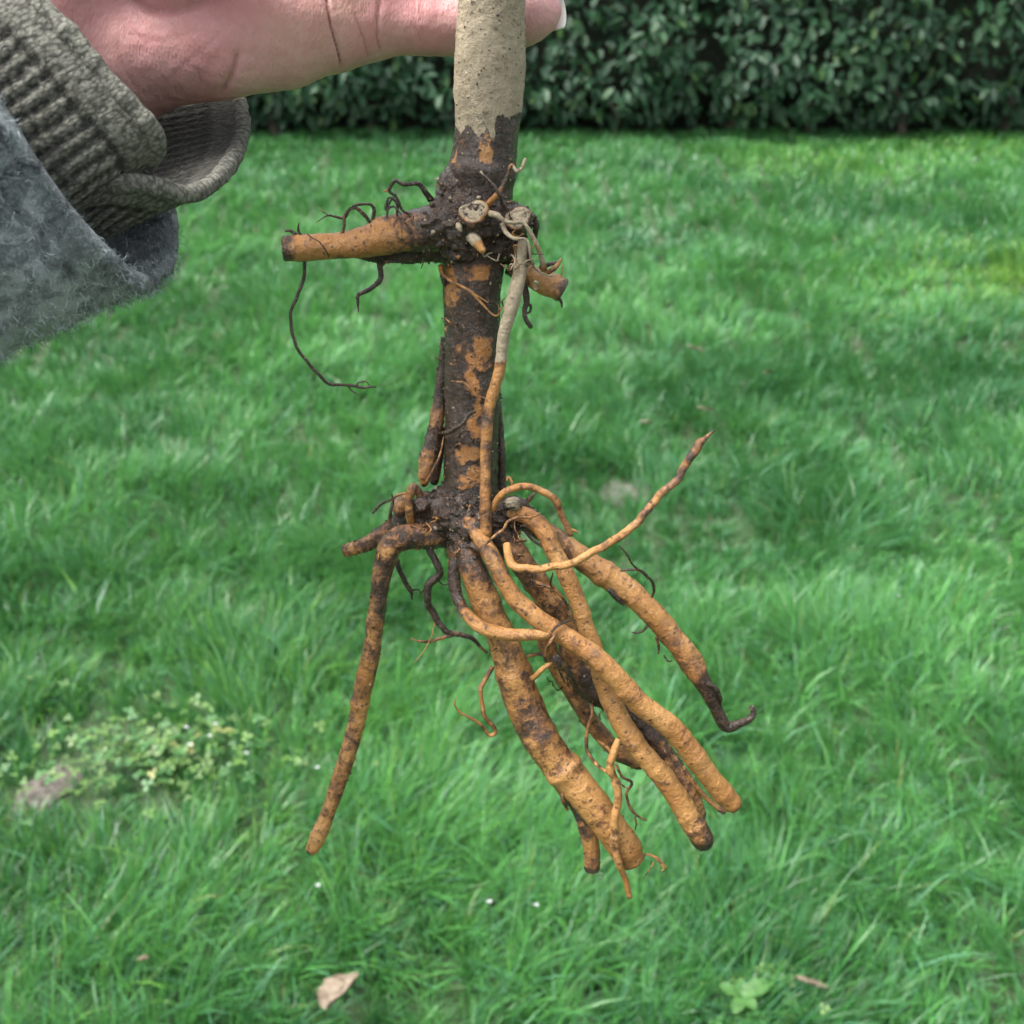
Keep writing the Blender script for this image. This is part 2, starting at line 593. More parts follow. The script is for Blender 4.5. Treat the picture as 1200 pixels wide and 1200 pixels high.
def frames(nrm, roll):
    """leaf frames: z=nrm, x=hanging direction rolled."""
    nrm = nrm / np.linalg.norm(nrm, axis=1)[:, None]
    ref = np.tile(np.array([[0.0, 0.0, -1.0]]), (len(nrm), 1))
    x = ref - nrm * np.sum(ref * nrm, 1)[:, None]
    x /= np.linalg.norm(x, axis=1)[:, None] + 1e-9
    y = np.cross(nrm, x)
    c, s = np.cos(roll)[:, None], np.sin(roll)[:, None]
    x2 = x * c + y * s
    y2 = np.cross(nrm, x2)
    return x2, y2, nrm


def build_hedge():
    W, H, Dp = 9.0, 2.1, 1.3
    root = empty('hedge', (0, HEDGE_Y + 0.65, 0))
    tag(root, 'tall clipped dark green laurel hedge along the far edge of the lawn', 'hedge')
    off = np.array([0, HEDGE_Y + 0.65, 0])
    LV, LF = leaf_local()
    # front face and top, in lumpy sprays
    nf = 25000
    x = rng.uniform(-W, W, nf)
    z = H * rng.uniform(0.045, 1.0, nf)
    bulge = 0.16 * n2(x, z, 1.3, 31.0) + 0.09 * n2(x, z, 3.4, 37.0)
    under = 0.30 * np.clip(1 - z / 0.30, 0, 1)          # the skirt draws back near the ground
    dep = rng.exponential(0.07, nf)
    y = HEDGE_Y - bulge + under + dep
    spray = n2(x, z, 5.0, 41.0) + 0.25 * rng.normal(size=nf)
    keep = (spray > -0.42) & (dep < 0.35) & (rng.uniform(size=nf) < np.clip(0.25 + z / 0.16, 0, 1))
    x, y, z, dep = x[keep], y[keep], z[keep], dep[keep]
    n1 = len(x)
    nt = 4500
    xt = rng.uniform(-W, W, nt)
    yt = rng.uniform(HEDGE_Y, HEDGE_Y + Dp, nt)
    zt = H + 0.08 * n2(xt, yt, 2.0, 5.0) - rng.exponential(0.04, nt)
    x, y, z = np.concatenate([x, xt]), np.concatenate([y, yt]), np.concatenate([z, zt])
    dep = np.concatenate([dep, np.full(nt, 9)])
    n = len(x)
    nrm = np.stack([rng.normal(0, 0.55, n), -1.0 + rng.normal(0, 0.35, n), 0.75 + rng.normal(0, 0.5, n)], 1)
    nrm[n1:, 1] *= 0.3
    nrm[n1:, 2] += 0.6
    ex, ey, ez = frames(nrm, rng.normal(0, 0.9, n))
    L = rng.uniform(0.055, 0.115, n)
    pt = np.clip(0.5 + 0.6 * n2(x, z, 1.6, 51.0) + rng.normal(0, 0.25, n), 0, 1)[:, None]
    colr = (1 - pt) * np.array([0.014, 0.042, 0.022]) + pt * np.array([0.036, 0.105, 0.048])
    young = rng.uniform(size=n) < 0.06
    colr[young] = np.array([0.055, 0.125, 0.035])
    pos = np.stack([x, y, z], 1)
    u, v, _ = px_of(pos)
    vis = (u > 0) & (u < 1200) & (v > 0) & (v < 165) & (dep < 0.05) & ~((u < 530) & (v < 110)) & ~((u > 525) & (u < 622))
    idx = np.where(vis)[0]
    idx = idx[np.argsort(-L[idx])][:300]
    single = np.zeros(n, bool)
    single[idx] = True
    rest = np.where(~single)[0]
    V = pos[rest][:, None, :] + L[rest][:, None, None] * (LV[None, :, 0:1] * ex[rest][:, None, :] + LV[None, :, 1:2] * ey[rest][:, None, :] + LV[None, :, 2:3] * ez[rest][:, None, :])
    F = (np.arange(len(rest))[:, None, None] * len(LV) + LF[None]).reshape(-1, 4)
    me = mesh_np('foliage', V.reshape(-1, 3) - off, F, {'tint': np.repeat(colr[rest], len(LV), 0)})
    link('foliage', me, M['hedge'], root, 'stuff')
    shades = []
    for k in range(5):
        c = np.array([0.016, 0.048, 0.024]) * (1 - k / 4) + np.array([0.040, 0.100, 0.042]) * (k / 4)
        me = mesh_np('leaf', LV, LF, {'tint': np.tile(c, (len(LV), 1))})
        me.materials.append(M['hedge'])
        shades.append(me)
    for i in idx:
        o = bpy.data.objects.new('leaf', shades[int(min(4, pt[i, 0] * 5))])
        COL.objects.link(o)
        o.parent = root
        m4 = Matrix(np.concatenate([np.concatenate([np.stack([ex[i], ey[i], ez[i]], 1) * L[i], (pos[i] - off)[:, None]], 1), [[0, 0, 0, 1]]]).tolist())
        o.matrix_local = m4
    # solid dark core, added to stop light coming through the leaves
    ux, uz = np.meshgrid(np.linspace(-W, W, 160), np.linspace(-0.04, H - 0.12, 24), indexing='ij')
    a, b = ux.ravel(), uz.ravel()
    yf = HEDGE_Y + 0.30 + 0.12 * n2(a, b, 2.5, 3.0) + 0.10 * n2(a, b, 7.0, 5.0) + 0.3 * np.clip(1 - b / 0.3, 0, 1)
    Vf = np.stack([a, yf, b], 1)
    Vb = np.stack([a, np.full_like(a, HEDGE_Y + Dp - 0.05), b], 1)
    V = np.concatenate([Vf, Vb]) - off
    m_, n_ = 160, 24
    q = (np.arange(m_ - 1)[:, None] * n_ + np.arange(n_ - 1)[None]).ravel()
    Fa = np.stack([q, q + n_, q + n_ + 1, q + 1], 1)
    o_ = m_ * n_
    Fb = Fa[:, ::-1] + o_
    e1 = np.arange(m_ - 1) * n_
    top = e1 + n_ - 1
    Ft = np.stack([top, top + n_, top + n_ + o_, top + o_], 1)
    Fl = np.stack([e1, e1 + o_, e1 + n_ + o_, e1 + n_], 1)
    link('light_block_core', mesh_np('light_block_core', V, np.concatenate([Fa, Fb, Ft, Fl])), M['inner'], root, 'stuff')
    # woody stems in the shade under the skirt
    for k in range(26):
        bx = -W + 0.35 + k * 0.68 + random.uniform(-0.2, 0.2)
        by = HEDGE_Y + random.uniform(0.22, 0.42)
        r = random.uniform(0.018, 0.04)
        pts = [(bx, by, -0.05), (bx + random.uniform(-.04, .04), by, 0.12), (bx + random.uniform(-.12, .12), by + 0.05, 0.34), (bx + random.uniform(-.25, .25), by + 0.1, 0.7)]
        n = 9
        V = []
        for j, p in enumerate(pts):
            for i in range(n):
                t = 2 * math.pi * i / n
                rr = r * (1.25 - 0.2 * j)
                V.append((p[0] + rr * math.cos(t), p[1] + rr * math.sin(t), p[2]))
        F = [[j * n + i, j * n + (i + 1) % n, (j + 1) * n + (i + 1) % n, (j + 1) * n + i] for j in range(3) for i in range(n)]
        link('trunk', mesh_np('trunk', np.array(V) - off, np.array(F)), M['wood'], root)


build_hedge()

# ------------------------------------------------------------------ surface from distance field
def surface_nets(f, org, h):
    s = f < 0
    nx, ny, nz = f.shape
    cs = [(a, b, c) for a in (0, 1) for b in (0, 1) for c in (0, 1)]
    sub = lambda A, a, b, c: A[a:nx - 1 + a, b:ny - 1 + b, c:nz - 1 + c]
    cnt = sum(sub(s, *c).astype(np.int8) for c in cs)
    act = (cnt > 0) & (cnt < 8)
    I = np.argwhere(act)
    idm = np.full(act.shape, -1, np.int64)
    idm[act] = np.arange(len(I))
    corner = {c: f[I[:, 0] + c[0], I[:, 1] + c[1], I[:, 2] + c[2]] for c in cs}
    acc = np.zeros((len(I), 3))
    num = np.zeros(len(I))
    for c in cs:
        for ax in range(3):
            if c[ax] == 0:
                d = list(c)
                d[ax] = 1
                a, b = corner[c], corner[tuple(d)]
                cr = (a < 0) != (b < 0)
                t = np.where(cr, a / np.where(cr, a - b, 1), 0)
                p = np.tile(np.array(c, float), (len(I), 1))
                p[:, ax] += t
                acc += p * cr[:, None]
                num += cr
    V = org + (I + acc / num[:, None]) * h
    F = []
    for ax in range(3):
        o1, o2 = [(1, 2), (2, 0), (0, 1)][ax]
        a = np.take(s, range(s.shape[ax] - 1), ax)
        b = np.take(s, range(1, s.shape[ax]), ax)
        E = np.argwhere(a != b)
        ok = (E[:, o1] > 0) & (E[:, o2] > 0) & (E[:, o1] < s.shape[o1] - 1) & (E[:, o2] < s.shape[o2] - 1)
        E = E[ok]
        ins = s[E[:, 0], E[:, 1], E[:, 2]]
        q = []
        for d1, d2 in ((-1, -1), (0, -1), (0, 0), (-1, 0)):
            e = E.copy()
            e[:, o1] += d1
            e[:, o2] += d2
            q.append(idm[e[:, 0], e[:, 1], e[:, 2]])
        q = np.stack(q, 1)
        q[~ins] = q[~ins][:, ::-1]
        F.append(q)
    F = np.concatenate(F)
    return V, F[(F >= 0).all(1)]


def caps(X, pts):
    """distance to a chain of tapered capsules, pts rows (x,y,z,r)"""
    d = np.full(len(X), 1e3)
    pts = np.asarray(pts, float)
    if len(pts) == 1:
        return np.linalg.norm(X - pts[0, :3], axis=1) - pts[0, 3]
    for a, b in zip(pts[:-1], pts[1:]):
        ab = b[:3] - a[:3]
        t = np.clip((X - a[:3]) @ ab / (ab @ ab), 0, 1)
        dd = np.linalg.norm(X - (a[:3] + t[:, None] * ab), axis=1) - (a[3] + t * (b[3] - a[3]))
        d = smin(d, dd, 0.0015)
    return d


def smin(a, b, k):
    h = np.clip(0.5 + 0.5 * (b - a) / k, 0, 1)
    return b * (1 - h) + a * h - k * h * (1 - h)


def grid_of(chains, h, pad=0.006):
    A = np.concatenate([np.asarray(c, float) for c in chains])
    lo = (A[:, :3] - A[:, 3:4]).min(0) - pad
    hi = (A[:, :3] + A[:, 3:4]).max(0) + pad
    n = np.ceil((hi - lo) / h).astype(int) + 1
    g = np.stack(np.meshgrid(*[lo[k] + h * np.arange(n[k]) for k in range(3)], indexing='ij'), -1).reshape(-1, 3)
    return g, lo, n


def pc(*pts):
    """(u, v, dz, r_px) rows to world capsule rows"""
    out = []
    for u, v, dz, r in pts:
        out.append([*P(u, v, dz), r / FPX * depth(v, dz)])
    return np.array(out)


def normals_of(V, F):
    n = np.zeros_like(V)
    fn = np.cross(V[F[:, 2]] - V[F[:, 0]], V[F[:, 3]] - V[F[:, 1]])
    for k in range(4):
        np.add.at(n, F[:, k], fn)
    return n / (np.linalg.norm(n, axis=1)[:, None] + 1e-12)


def relax(V, F, it):
    for _ in range(it):
        a = np.zeros_like(V)
        c = np.zeros(len(V))
        for k in range(4):
            np.add.at(a, F[:, k], V[F[:, (k + 1) % 4]] + V[F[:, (k + 3) % 4]])
            np.add.at(c, F[:, k], 2)
        V = 0.5 * V + 0.5 * a / c[:, None]
    return V


def subdivide(V, F, levels=1):
    me = mesh_np('tmp', V, F)
    o = bpy.data.objects.new('tmp', me)
    COL.objects.link(o)
    md = o.modifiers.new('s', 'SUBSURF')
    md.levels = levels
    dg = bpy.context.evaluated_depsgraph_get()
    m2 = bpy.data.meshes.new_from_object(o.evaluated_get(dg))
    bpy.data.objects.remove(o)
    bpy.data.meshes.remove(me)
    V2 = np.zeros(len(m2.vertices) * 3)
    m2.vertices.foreach_get('co', V2)
    F2 = np.zeros(len(m2.loops), np.int64)
    m2.loops.foreach_get('vertex_index', F2)
    bpy.data.meshes.remove(m2)
    return V2.reshape(-1, 3), F2.reshape(-1, 4)


# ------------------------------------------------------------------ the uprooted plant
ORG = P(576, 30)
plant = empty('uprooted_root', ORG)
tag(plant, 'freshly dug brown woody root with clay-smeared stem and many tan cut roots', 'root')


def catmull(p, step):
    p = np.asarray(p, float)
    if len(p) == 2:
        p = np.stack([p[0], (p[0] + p[1]) / 2, p[1]])
    q = np.concatenate([[2 * p[0] - p[1]], p, [2 * p[-1] - p[-2]]])
    out = []
    for i in range(1, len(q) - 2):
        L = np.linalg.norm(q[i + 1, :3] - q[i, :3])
        n = max(2, int(L / step))
        t = np.linspace(0, 1, n, endpoint=False)[:, None]
        a, b, c, d = q[i - 1], q[i], q[i + 1], q[i + 2]
        out.append(0.5 * (2 * b + (c - a) * t + (2 * a - 5 * b + 4 * c - d) * t * t + (3 * b - a - 3 * c + d) * t ** 3))
    out.append(q[-2][None])
    return np.concatenate(out)


SEED = [0]


def tube(pts, seg=10, step=0.0008, rough=0.0, knots=0, cap='round', bark=0.4, clay=0.0, wob=0.0, barkfun=None, clayfun=None, ends=None):
    """pixel path -> closed tube mesh with lumps; returns V, F, attrs (thing-local)"""
    SEED[0] += 1
    rs = np.random.default_rng(SEED[0])
    W = pc(*pts)
    path = catmull(W, step)
    path[:, 3] = np.maximum(path[:, 3], 0.00012)
    n = len(path)
    if wob:
        L_ = np.linalg.norm(np.diff(path[:, :3], axis=0), axis=1)
        s_ = np.concatenate([[0], np.cumsum(L_)])
        env = np.minimum(1, s_ / (s_[-1] * 0.15 + 1e-9))
        for k in range(3):
            path[:, k] += env * wob * fbm(np.stack([s_ * 120, np.full(n, SEED[0] * 3.1 + k * 9.7), np.zeros(n)], 1), 3)
    C = path[:, :3]
    rad = path[:, 3].copy()
    T = np.gradient(C, axis=0)
    T /= np.linalg.norm(T, axis=1)[:, None] + 1e-12
    s = np.concatenate([[0], np.cumsum(np.linalg.norm(np.diff(C, axis=0), axis=1))])
    for k in range(knots):
        c = rs.uniform(0.05, 0.97) * s[-1]
        rad *= 1 + rs.uniform(0.02, 0.085) * np.exp(-((s - c) / (rs.uniform(0.25, 0.7) * path[:, 3].mean() + 1e-6)) ** 2)
    N = np.zeros_like(C)
    v = np.cross(T[0], FWD)
    if np.linalg.norm(v) < 1e-3:
        v = RIGHT
    N[0] = v / np.linalg.norm(v)
    for i in range(1, n):
        v = N[i - 1] - T[i] * (N[i - 1] @ T[i])
        N[i] = v / (np.linalg.norm(v) + 1e-12)
    B = np.cross(T, N)
    # caps: extra rings shrinking to the axis
    if cap == 'cut':
        ext = [(0.15, 0.97), (0.22, 0.86), (0.23, 0.5)]
    else:
        ext = [(0.35, 0.93), (0.65, 0.74), (0.88, 0.45)]
    e = [rad[-1] * a for a, _ in ext]
    C = np.concatenate([C, [C[-1] + T[-1] * a for a in e]])
    s = np.concatenate([s, [s[-1] + a for a in e]])
    rad = np.concatenate([rad, [rad[-1] * b for _, b in ext]])
    N = np.concatenate([N, np.repeat(N[-1:], 3, 0)])
    B = np.concatenate([B, np.repeat(B[-1:], 3, 0)])
    n += 3
    a = np.linspace(0, 2 * np.pi, seg, endpoint=False)
    ring = np.cos(a)[None, :, None] * N[:, None] + np.sin(a)[None, :, None] * B[:, None]
    X = C[:, None] + ring * rad[:, None, None]
    Xf = X.reshape(-1, 3)
    if rough:
        rr = np.repeat(rad, seg)
        rn = ring.reshape(-1, 3)
        d = 0.6 * fbm(Xf * 100 + SEED[0], 2) + 0.42 * fbm(Xf * 380 + SEED[0], 3) + 0.22 * pnoise(Xf * 1300)
        Xf = Xf + rn * (rr * rough * d)[:, None]
    V = np.concatenate([Xf, [C[0], C[-1] + (C[-1] - C[-2]) * 0.3]])
    q = (np.arange(n - 1)[:, None] * seg)
    i0, i1 = np.arange(seg), (np.arange(seg) + 1) % seg
    F4 = np.stack([q + i0, q + i1, q + seg + i1, q + seg + i0], -1).reshape(-1, 4)
    a0, a1 = len(V) - 2, len(V) - 1
    F3 = np.concatenate([np.stack([np.full(seg, a0), i1, i0], 1), np.stack([np.full(seg, a1), (n - 1) * seg + i0, (n - 1) * seg + i1], 1)])
    al = np.stack([np.tile(a / (2 * np.pi), n) * 2 * np.pi * rad.mean(), np.repeat(s, seg), np.full(n * seg, SEED[0] * 0.37)], 1)
    al = np.concatenate([al, [[0, 0, 0], [0, s[-1], 0]]])
    tt = np.concatenate([np.repeat(s / s[-1], seg), [0, 1]])
    bk = np.interp(tt, np.linspace(0, 1, len(bark)), bark) if isinstance(bark, (list, tuple)) else np.full(len(V), bark)
    ck = np.interp(tt, np.linspace(0, 1, len(clay)), clay) if isinstance(clay, (list, tuple)) else np.full(len(V), clay)
    if ends is not None:
        endr = 1 - np.clip((1 - tt) * s[-1] / (rad[:-3].mean() * 0.9), 0, 1)
        bk = bk + ends * endr
    if barkfun:
        bk = barkfun(V, bk)
    if clayfun:
        ck = clayfun(V, ck)
    return V - ORG, [F4, F3], {'bark': bk, 'clay': ck, 'along': al}


def part(name, args, parent, **kw):
    V, F, at = tube(args, **kw)
    return link(name, mesh_np(name, V, F, at), M['root'], parent)


def big(name, pts, parent=plant, bark=0.35, knots=7, rough=0.12, **kw):
    kw.setdefault('ends', 0.3)
    bark = [x + 0.055 for x in bark] if isinstance(bark, list) else bark + 0.055
    return part(name, pts, parent, seg=32, step=0.0005, rough=rough, knots=knots, bark=bark, **kw)


def thin(pts, parent, bark=0.55, name='rootlet', rough=0.25, **kw):
    kw.setdefault('wob', 0.0005)
    return part(name, pts, parent, seg=8, step=0.0006, rough=rough, knots=4, bark=bark, **kw)


# stem ---------------------------------------------------------------
EDGE_U = [520, 533, 540, 546, 551, 557, 562, 567, 571, 575, 579.5, 580.5, 588, 596, 606, 620]
EDGE_V = [147, 146, 157, 148, 147, 157, 159, 156, 148, 160, 168, 137, 134, 139, 132, 130]


def stem_clay(V, ck):
    u, v, _ = px_of(V)
    return np.clip(0.5 + (np.interp(u, EDGE_U, EDGE_V) - v) / 60.0, 0, 1)


SCRAPES = [(553, 418, 17, 13), (568, 405, 9, 14), (572, 428, 9, 10), (553, 445, 7, 20), (561, 478, 8, 22), (555, 500, 8, 8), (549, 533, 16, 6), (552, 556, 13, 8), (546, 571, 8, 6),
           (567, 178, 6, 14), (560, 322, 14, 16), (531, 350, 9, 20), (575, 175, 4, 20), (528, 330, 6, 12), (537, 185, 3, 14)]


def stem_bark(V, bk):
    u, v, _ = px_of(V)
    wu, wv = 9 * fbm(V * 260, 3), 12 * fbm(V * 200 + 7, 3)
    g = np.zeros(len(V))
    for a, b, ra, rb in SCRAPES:
        g = np.maximum(g, np.exp(-((((u + wu) - a) / ra) ** 2 + (((v + wv) - b) / rb) ** 2)))
    return bk - 0.75 * g


stem = part('stem', [(574, -330, 0, 36), (576, -200, 0, 38), (577, -60, 0, 39), (576.5, 0, 0, 39.5), (574, 60, 0, 41.5), (573, 100, 0, 41), (571, 150, 0, 38), (565, 200, 0, 38),
                     (561, 250, 0, 38), (556, 300, 0, 36), (553, 350, 0, 33.5), (553.5, 400, 0, 32.5), (553.5, 450, 0, 32), (553, 500, 0, 31), (552, 560, 0, 31.5), (550, 600, 0, 35)],
            plant, seg=96, step=0.0005, rough=0.05, knots=4, bark=0.86, barkfun=stem_bark, clayfun=stem_clay)
tag(stem, 'dark brown stem with pale dried clay on its upper part')


# knob and crown: lumpy bodies grown as one skin ----------------------
def lump(name, chains, h, k, bark, barkfun=None, amp=0.0011, parent=plant):
    X, lo, n = grid_of(chains, h, 0.003)
    d = None
    for c in chains:
        dd = caps(X, c)
        d = dd if d is None else smin(d, dd, k)
    d = d + amp * (fbm(X * 170, 3)) + 0.0008 * fbm(X * 520, 3)
    V, F = surface_nets(d.reshape(n), lo, h)
    bk = np.full(len(V), bark)
    if barkfun:
        bk = barkfun(V, bk)
    return link(name, mesh_np(name, V - ORG, F, {'bark': bk, 'clay': np.zeros(len(V)), 'along': V - ORG}), M['root'], parent)


knob = lump('burl', [pc((545, 225, 0, 33), (556, 262, -2, 40), (552, 305, 0, 30)), pc((520, 240, -3, 13), (560, 262, -2, 30)), pc((535, 262, -5, 28), (512, 268, -6, 22)),
                     pc((585, 258, -5, 26), (612, 258, -3, 16)), pc((590, 285, -3, 22), (610, 300, 0, 13)), pc((545, 290, -3, 25), (530, 285, -3, 18)), pc((555, 250, -9, 18))], 0.00045, 0.002, 1.0)
tag(knob, 'dark knobbly burl on the upper stem with two pale scars')


def crown_bark(V, bk):
    u, v, _ = px_of(V)
    bk = bk - 0.8 * np.exp(-(((u - 548) / 7) ** 2 + ((v - 612) / 8) ** 2) ** 1.5)
    return bk - 0.5 * np.clip((v - 630) / 25, 0, 1)


crown = lump('crown', [pc((551, 570, 0, 30), (548, 600, 0, 38), (545, 632, -4, 26)), pc((520, 592, -2, 20), (500, 592, -3, 17)), pc((530, 610, -4, 26), (505, 618, -3, 14)),
                       pc((575, 600, 2, 24), (600, 602, 4, 18), (625, 610, 6, 12)), pc((545, 625, -6, 18), (548, 650, -9, 14)), pc((560, 620, -10, 12), (574, 644, -12, 9)),
                       pc((580, 622, -2, 16), (604, 648, -3, 13)), pc((592, 603, -4, 12), (622, 607, -6, 9)), pc((500, 628, -5, 16), (480, 630, -6, 14))], 0.00045, 0.0025, 0.95, crown_bark)
tag(crown, 'dark earthy crown from which the lower roots spread')

# burl scars and buds
def scar(u, v, dz, r, n=26):
    c, rr = P(u, v, dz), r / FPX * depth(v, dz)
    prof = [(1.15, -0.55), (1.06, 0.06), (0.97, 0.20), (0.82, 0.24), (0.68, 0.17), (0.45, 0.20), (0.25, 0.26), (0.0, 0.24)]
    ax = -FWD + 0.18 * UP
    ax = ax / np.linalg.norm(ax)
    e1 = np.cross(ax, UP)
    e1 /= np.linalg.norm(e1)
    e2 = np.cross(e1, ax)
    V, bk = [], []
    for k, (a, b) in enumerate(prof):
        for i in range(n):
            t = 2 * math.pi * i / n
            w = 1 + 0.12 * math.sin(2 * t + u) + 0.07 * math.sin(3 * t + 1)
            V.append(c + rr * (a * w * (math.cos(t) * e1 + math.sin(t) * e2) + b * ax))
            bk.append([0.75, 0.6, 0.35, 0.6, 0.75, 0.25, 0.2, 0.2][k])
    V = np.array(V)
    V += 0.0007 * fbm(V * 500, 3)[:, None] * ax + 0.0006 * fbm(V * 420 + 3, 2)[:, None] * e1
    F = np.array([[k * n + i, k * n + (i + 1) % n, (k + 1) * n + (i + 1) % n, (k + 1) * n + i] for k in range(len(prof) - 1) for i in range(n)])
    cl = np.repeat([0.1, 0.34, 0.49, 0.54, 0.50, 0.55, 0.56, 0.56], n)
    o = link('scar', mesh_np('scar', V - ORG, F, {'bark': np.array(bk), 'clay': cl, 'along': V - ORG}), M['root'], knob)
    return o


scar(555, 249, -12.5, 15)
scar(606, 256, -9.5, 14)
thin([(550, 276, -9, 6), (557, 282, -12, 7), (565, 293, -13, 4.5)], knob, bark=0.1, name='bud', clay=[0.6, 0.6, 0.2], wob=0)
thin([(537, 262, -11, 3), (538, 266, -12, 3.5), (540, 270, -12, 2)], knob, bark=0.1, name='bud', clay=0.6, wob=0)

# left arm of the burl ------------------------------------------------
arm = big('root', [(530, 268, -3, 26), (505, 268, -4, 25), (480, 272, -5, 23), (455, 276, -6, 20), (432, 283, -6, 17), (400, 288, -7, 15.5), (365, 290, -8, 15), (334, 291, -9, 14)], bark=[0.75, 0.6, 0.35, 0.25, 0.25, 0.2], knots=6, cap='cut', ends=0.55)
tag(arm, 'stout tan side root cut off short, pointing left from the burl')
under = big('root', [(530, 290, 2, 18), (500, 294, 1, 14), (470, 298, 0, 11), (440, 299, -1, 8), (420, 298, -2, 5)], bark=0.85, rough=0.2)
tag(under, 'dark ragged root under the stout side root')
thin([(357, 303, -8, 2), (354, 330, -8, 2.2), (342.5, 360, -9, 2), (341, 380, -9, 2.4), (346, 405, -9, 2), (367, 432, -8, 2.2), (385, 449, -7, 2), (410, 451, -6, 1.8), (426, 455, -6, 1.6), (440, 455, -6, 1)], arm, bark=0.85)
thin([(408, 451, -6, 1.2), (411, 458, -6, 1), (419, 463, -6, .6)], arm, bark=.9)
thin([(418, 451, -6, 1.0), (424, 447, -6, 1), (430, 447, -6, .8), (433, 453, -6, .5)], arm, bark=.85)
thin([(444, 306, -5, 3), (445, 325, -5, 3.2), (436, 337, -5, 3), (421, 345, -6, 2.6), (419, 353, -6, 2), (420, 365, -6, .8)], arm, bark=1.0)
thin([(445, 315, -5, 2), (452, 308, -5, 1.8), (463, 307, -5, 1.6), (476, 305, -4, 1)], arm, bark=.7)
thin([(437, 262, -6, 2), (436, 242, -7, 2), (425, 239, -8, 1.6), (410, 243, -8, 1.8), (403, 254, -8, 2), (385, 252, -9, 1.4), (372, 261, -10, .7)], arm, bark=.7)
thin([(435, 262, -7, 2.2), (420, 247, -8, 2.2), (410, 246, -8, 1.6), (402, 255, -8, 2), (403, 266, -8, 2), (398, 277, -8, 2.6)], arm, bark=.65)
thin([(385, 252, -9, 1), (379, 250, -9, .8), (375, 245, -9, .5)], arm, bark=.4)
thin([(505, 234, -4, 4.2), (500, 227, -5, 3.2), (492, 217, -6, 2.6), (475, 216, -7, 2.4), (465, 211, -7, 2.4), (457, 222, -7, 2), (465, 232, -7, 1.8), (472, 247, -7, 1.6), (486, 253, -8, 1)], arm, bark=1.0)
thin([(457, 222, -7, 1.4), (450, 225, -7, 1)], arm, bark=.4)
thin([(466, 258, -8, 1.5), (466, 240, -8, 1.6), (456, 231, -8, 1.6), (453, 246, -8, 1.6), (462, 243, -8, 1.3), (469, 252, -9, 1)], arm, bark=.95)
thin([(452, 262, -8, 1.3), (454, 240, -8, 1.3), (462, 228, -8, 1)], arm, bark=.95)
thin([(354, 277, -9, 2), (351, 270, -9, 1.6), (350, 262, -10, .8)], arm, bark=.8)
thin([(348, 276, -9, 2.2), (340, 271, -9, 1.8), (336, 272, -9, 1.0)], arm, bark=.7)
thin([(360, 274, -11.5, .8), (372, 283, -12.5, .8), (381, 293, -12, .8), (385, 302, -10.5, .7)], arm, bark=.8)

# right stub and the clay-smeared shoot --------------------------------
stub = big('root', [(600, 308, 2, 14), (618, 320, 1, 13), (634, 330, 0, 13), (648, 335, -1, 14), (657, 340, -1, 14)], bark=[0.8, 0.35, 0.2, 0.3], cap='cut', knots=2, rough=0.18)
tag(stub, 'short tan cut root stub on the right of the burl')
thin([(655, 350, -1, 3), (658, 356, -1, 2), (659, 362, -1, .6)], stub, bark=1.0)
thin([(658, 332, -1, 1.1), (659, 322, -1, .9), (659, 311, -1, .5)], stub, bark=.1)
shoot = big('shoot', [(613, 280, -9, 4.5), (611, 292, -10, 6.5), (609, 318, -10, 8.2), (604, 342, -11, 8.4), (597, 368, -11, 8), (590, 394, -11, 7), (586, 430, -11, 6.5), (580, 453, -11, 7), (573, 480, -11, 6.8),
                      (569.5, 520, -11, 6.5), (568.5, 560, -11.5, 6.4), (569, 600, -12, 6.8), (569.5, 624, -12, 7)], bark=[.4, .4, .35, .35, .4, .42, .35], clayfun=lambda V, c: np.clip(0.5 + (424 - px_of(V)[1]) / 70, 0, 1) + 0.03 * pnoise(V * 900), knots=9, rough=.12)
tag(shoot, 'slender upright shoot, clay grey above and tan below, beside the stem')
thin([(572, 240, -10, 3.6), (584, 224, -12, 3.0), (590, 212, -12, 2.3), (594, 203, -12, 2.2), (596, 194, -12, 1.8), (600, 193, -12, 1.8), (604, 201, -13, 2), (610, 198, -13, 2), (616, 187, -13, 1.9)], knob, bark=[.0, .1, .9, .5, .4, .3], clay=[0, 0, .3, .55, .58])
thin([(563, 201, -10, 1.3), (571, 210, -11, 1.5), (580, 221, -12.5, 1.9), (586, 230, -12, 2), (591, 241, -10, 1.8)], knob, bark=.8, clay=[.55, .4, .2, 0])
thin([(573, 250, -12, 3.8), (582, 252, -13, 3.6), (590, 257, -13, 2.6), (600, 261, -13, 2.2), (612, 262, -12, 2), (617, 266, -12, 2.4), (622, 276, -11, 3), (629, 290, -10, 3), (635, 306, -8, 3.6), (638, 317, -6, 3.8)], knob, bark=.35, clay=[.56, .56, .54, .54, .5, .55, .3])
thin([(588, 262, -11, 3), (593, 272, -12, 2.8), (602, 280, -13, 2.2), (616, 281, -13, 1.8), (620, 292, -13, 1.7), (622, 304, -12, 1.6), (630, 318, -9, 1.3), (644, 324, -7, 1.0), (652, 323, -6, .6)], knob, bark=.4, clay=.56)
thin([(634, 313, -5, 3), (643, 309, -6, 2.6), (651, 306, -7, 1.8)], stub, bark=.8)
thin([(634, 318, -5, 3), (642, 320, -6, 3.2), (650, 314, -7, 3.2), (654, 307, -7, 2.8), (657, 302, -7, 1.4)], stub, bark=.5)
thin([(613, 330, 0, 3.5), (615, 342, -1, 4.2), (618, 354, -2, 4), (615, 363, -3, 3.2), (616, 373, -3, 3), (622, 382, -3, 2.6)], stub, bark=1.0)
thin([(616, 356, -2, 2), (623, 358, -2, 2), (622, 365, -2, 1.6), (617, 367, -3, 1.2)], stub, bark=1.0)
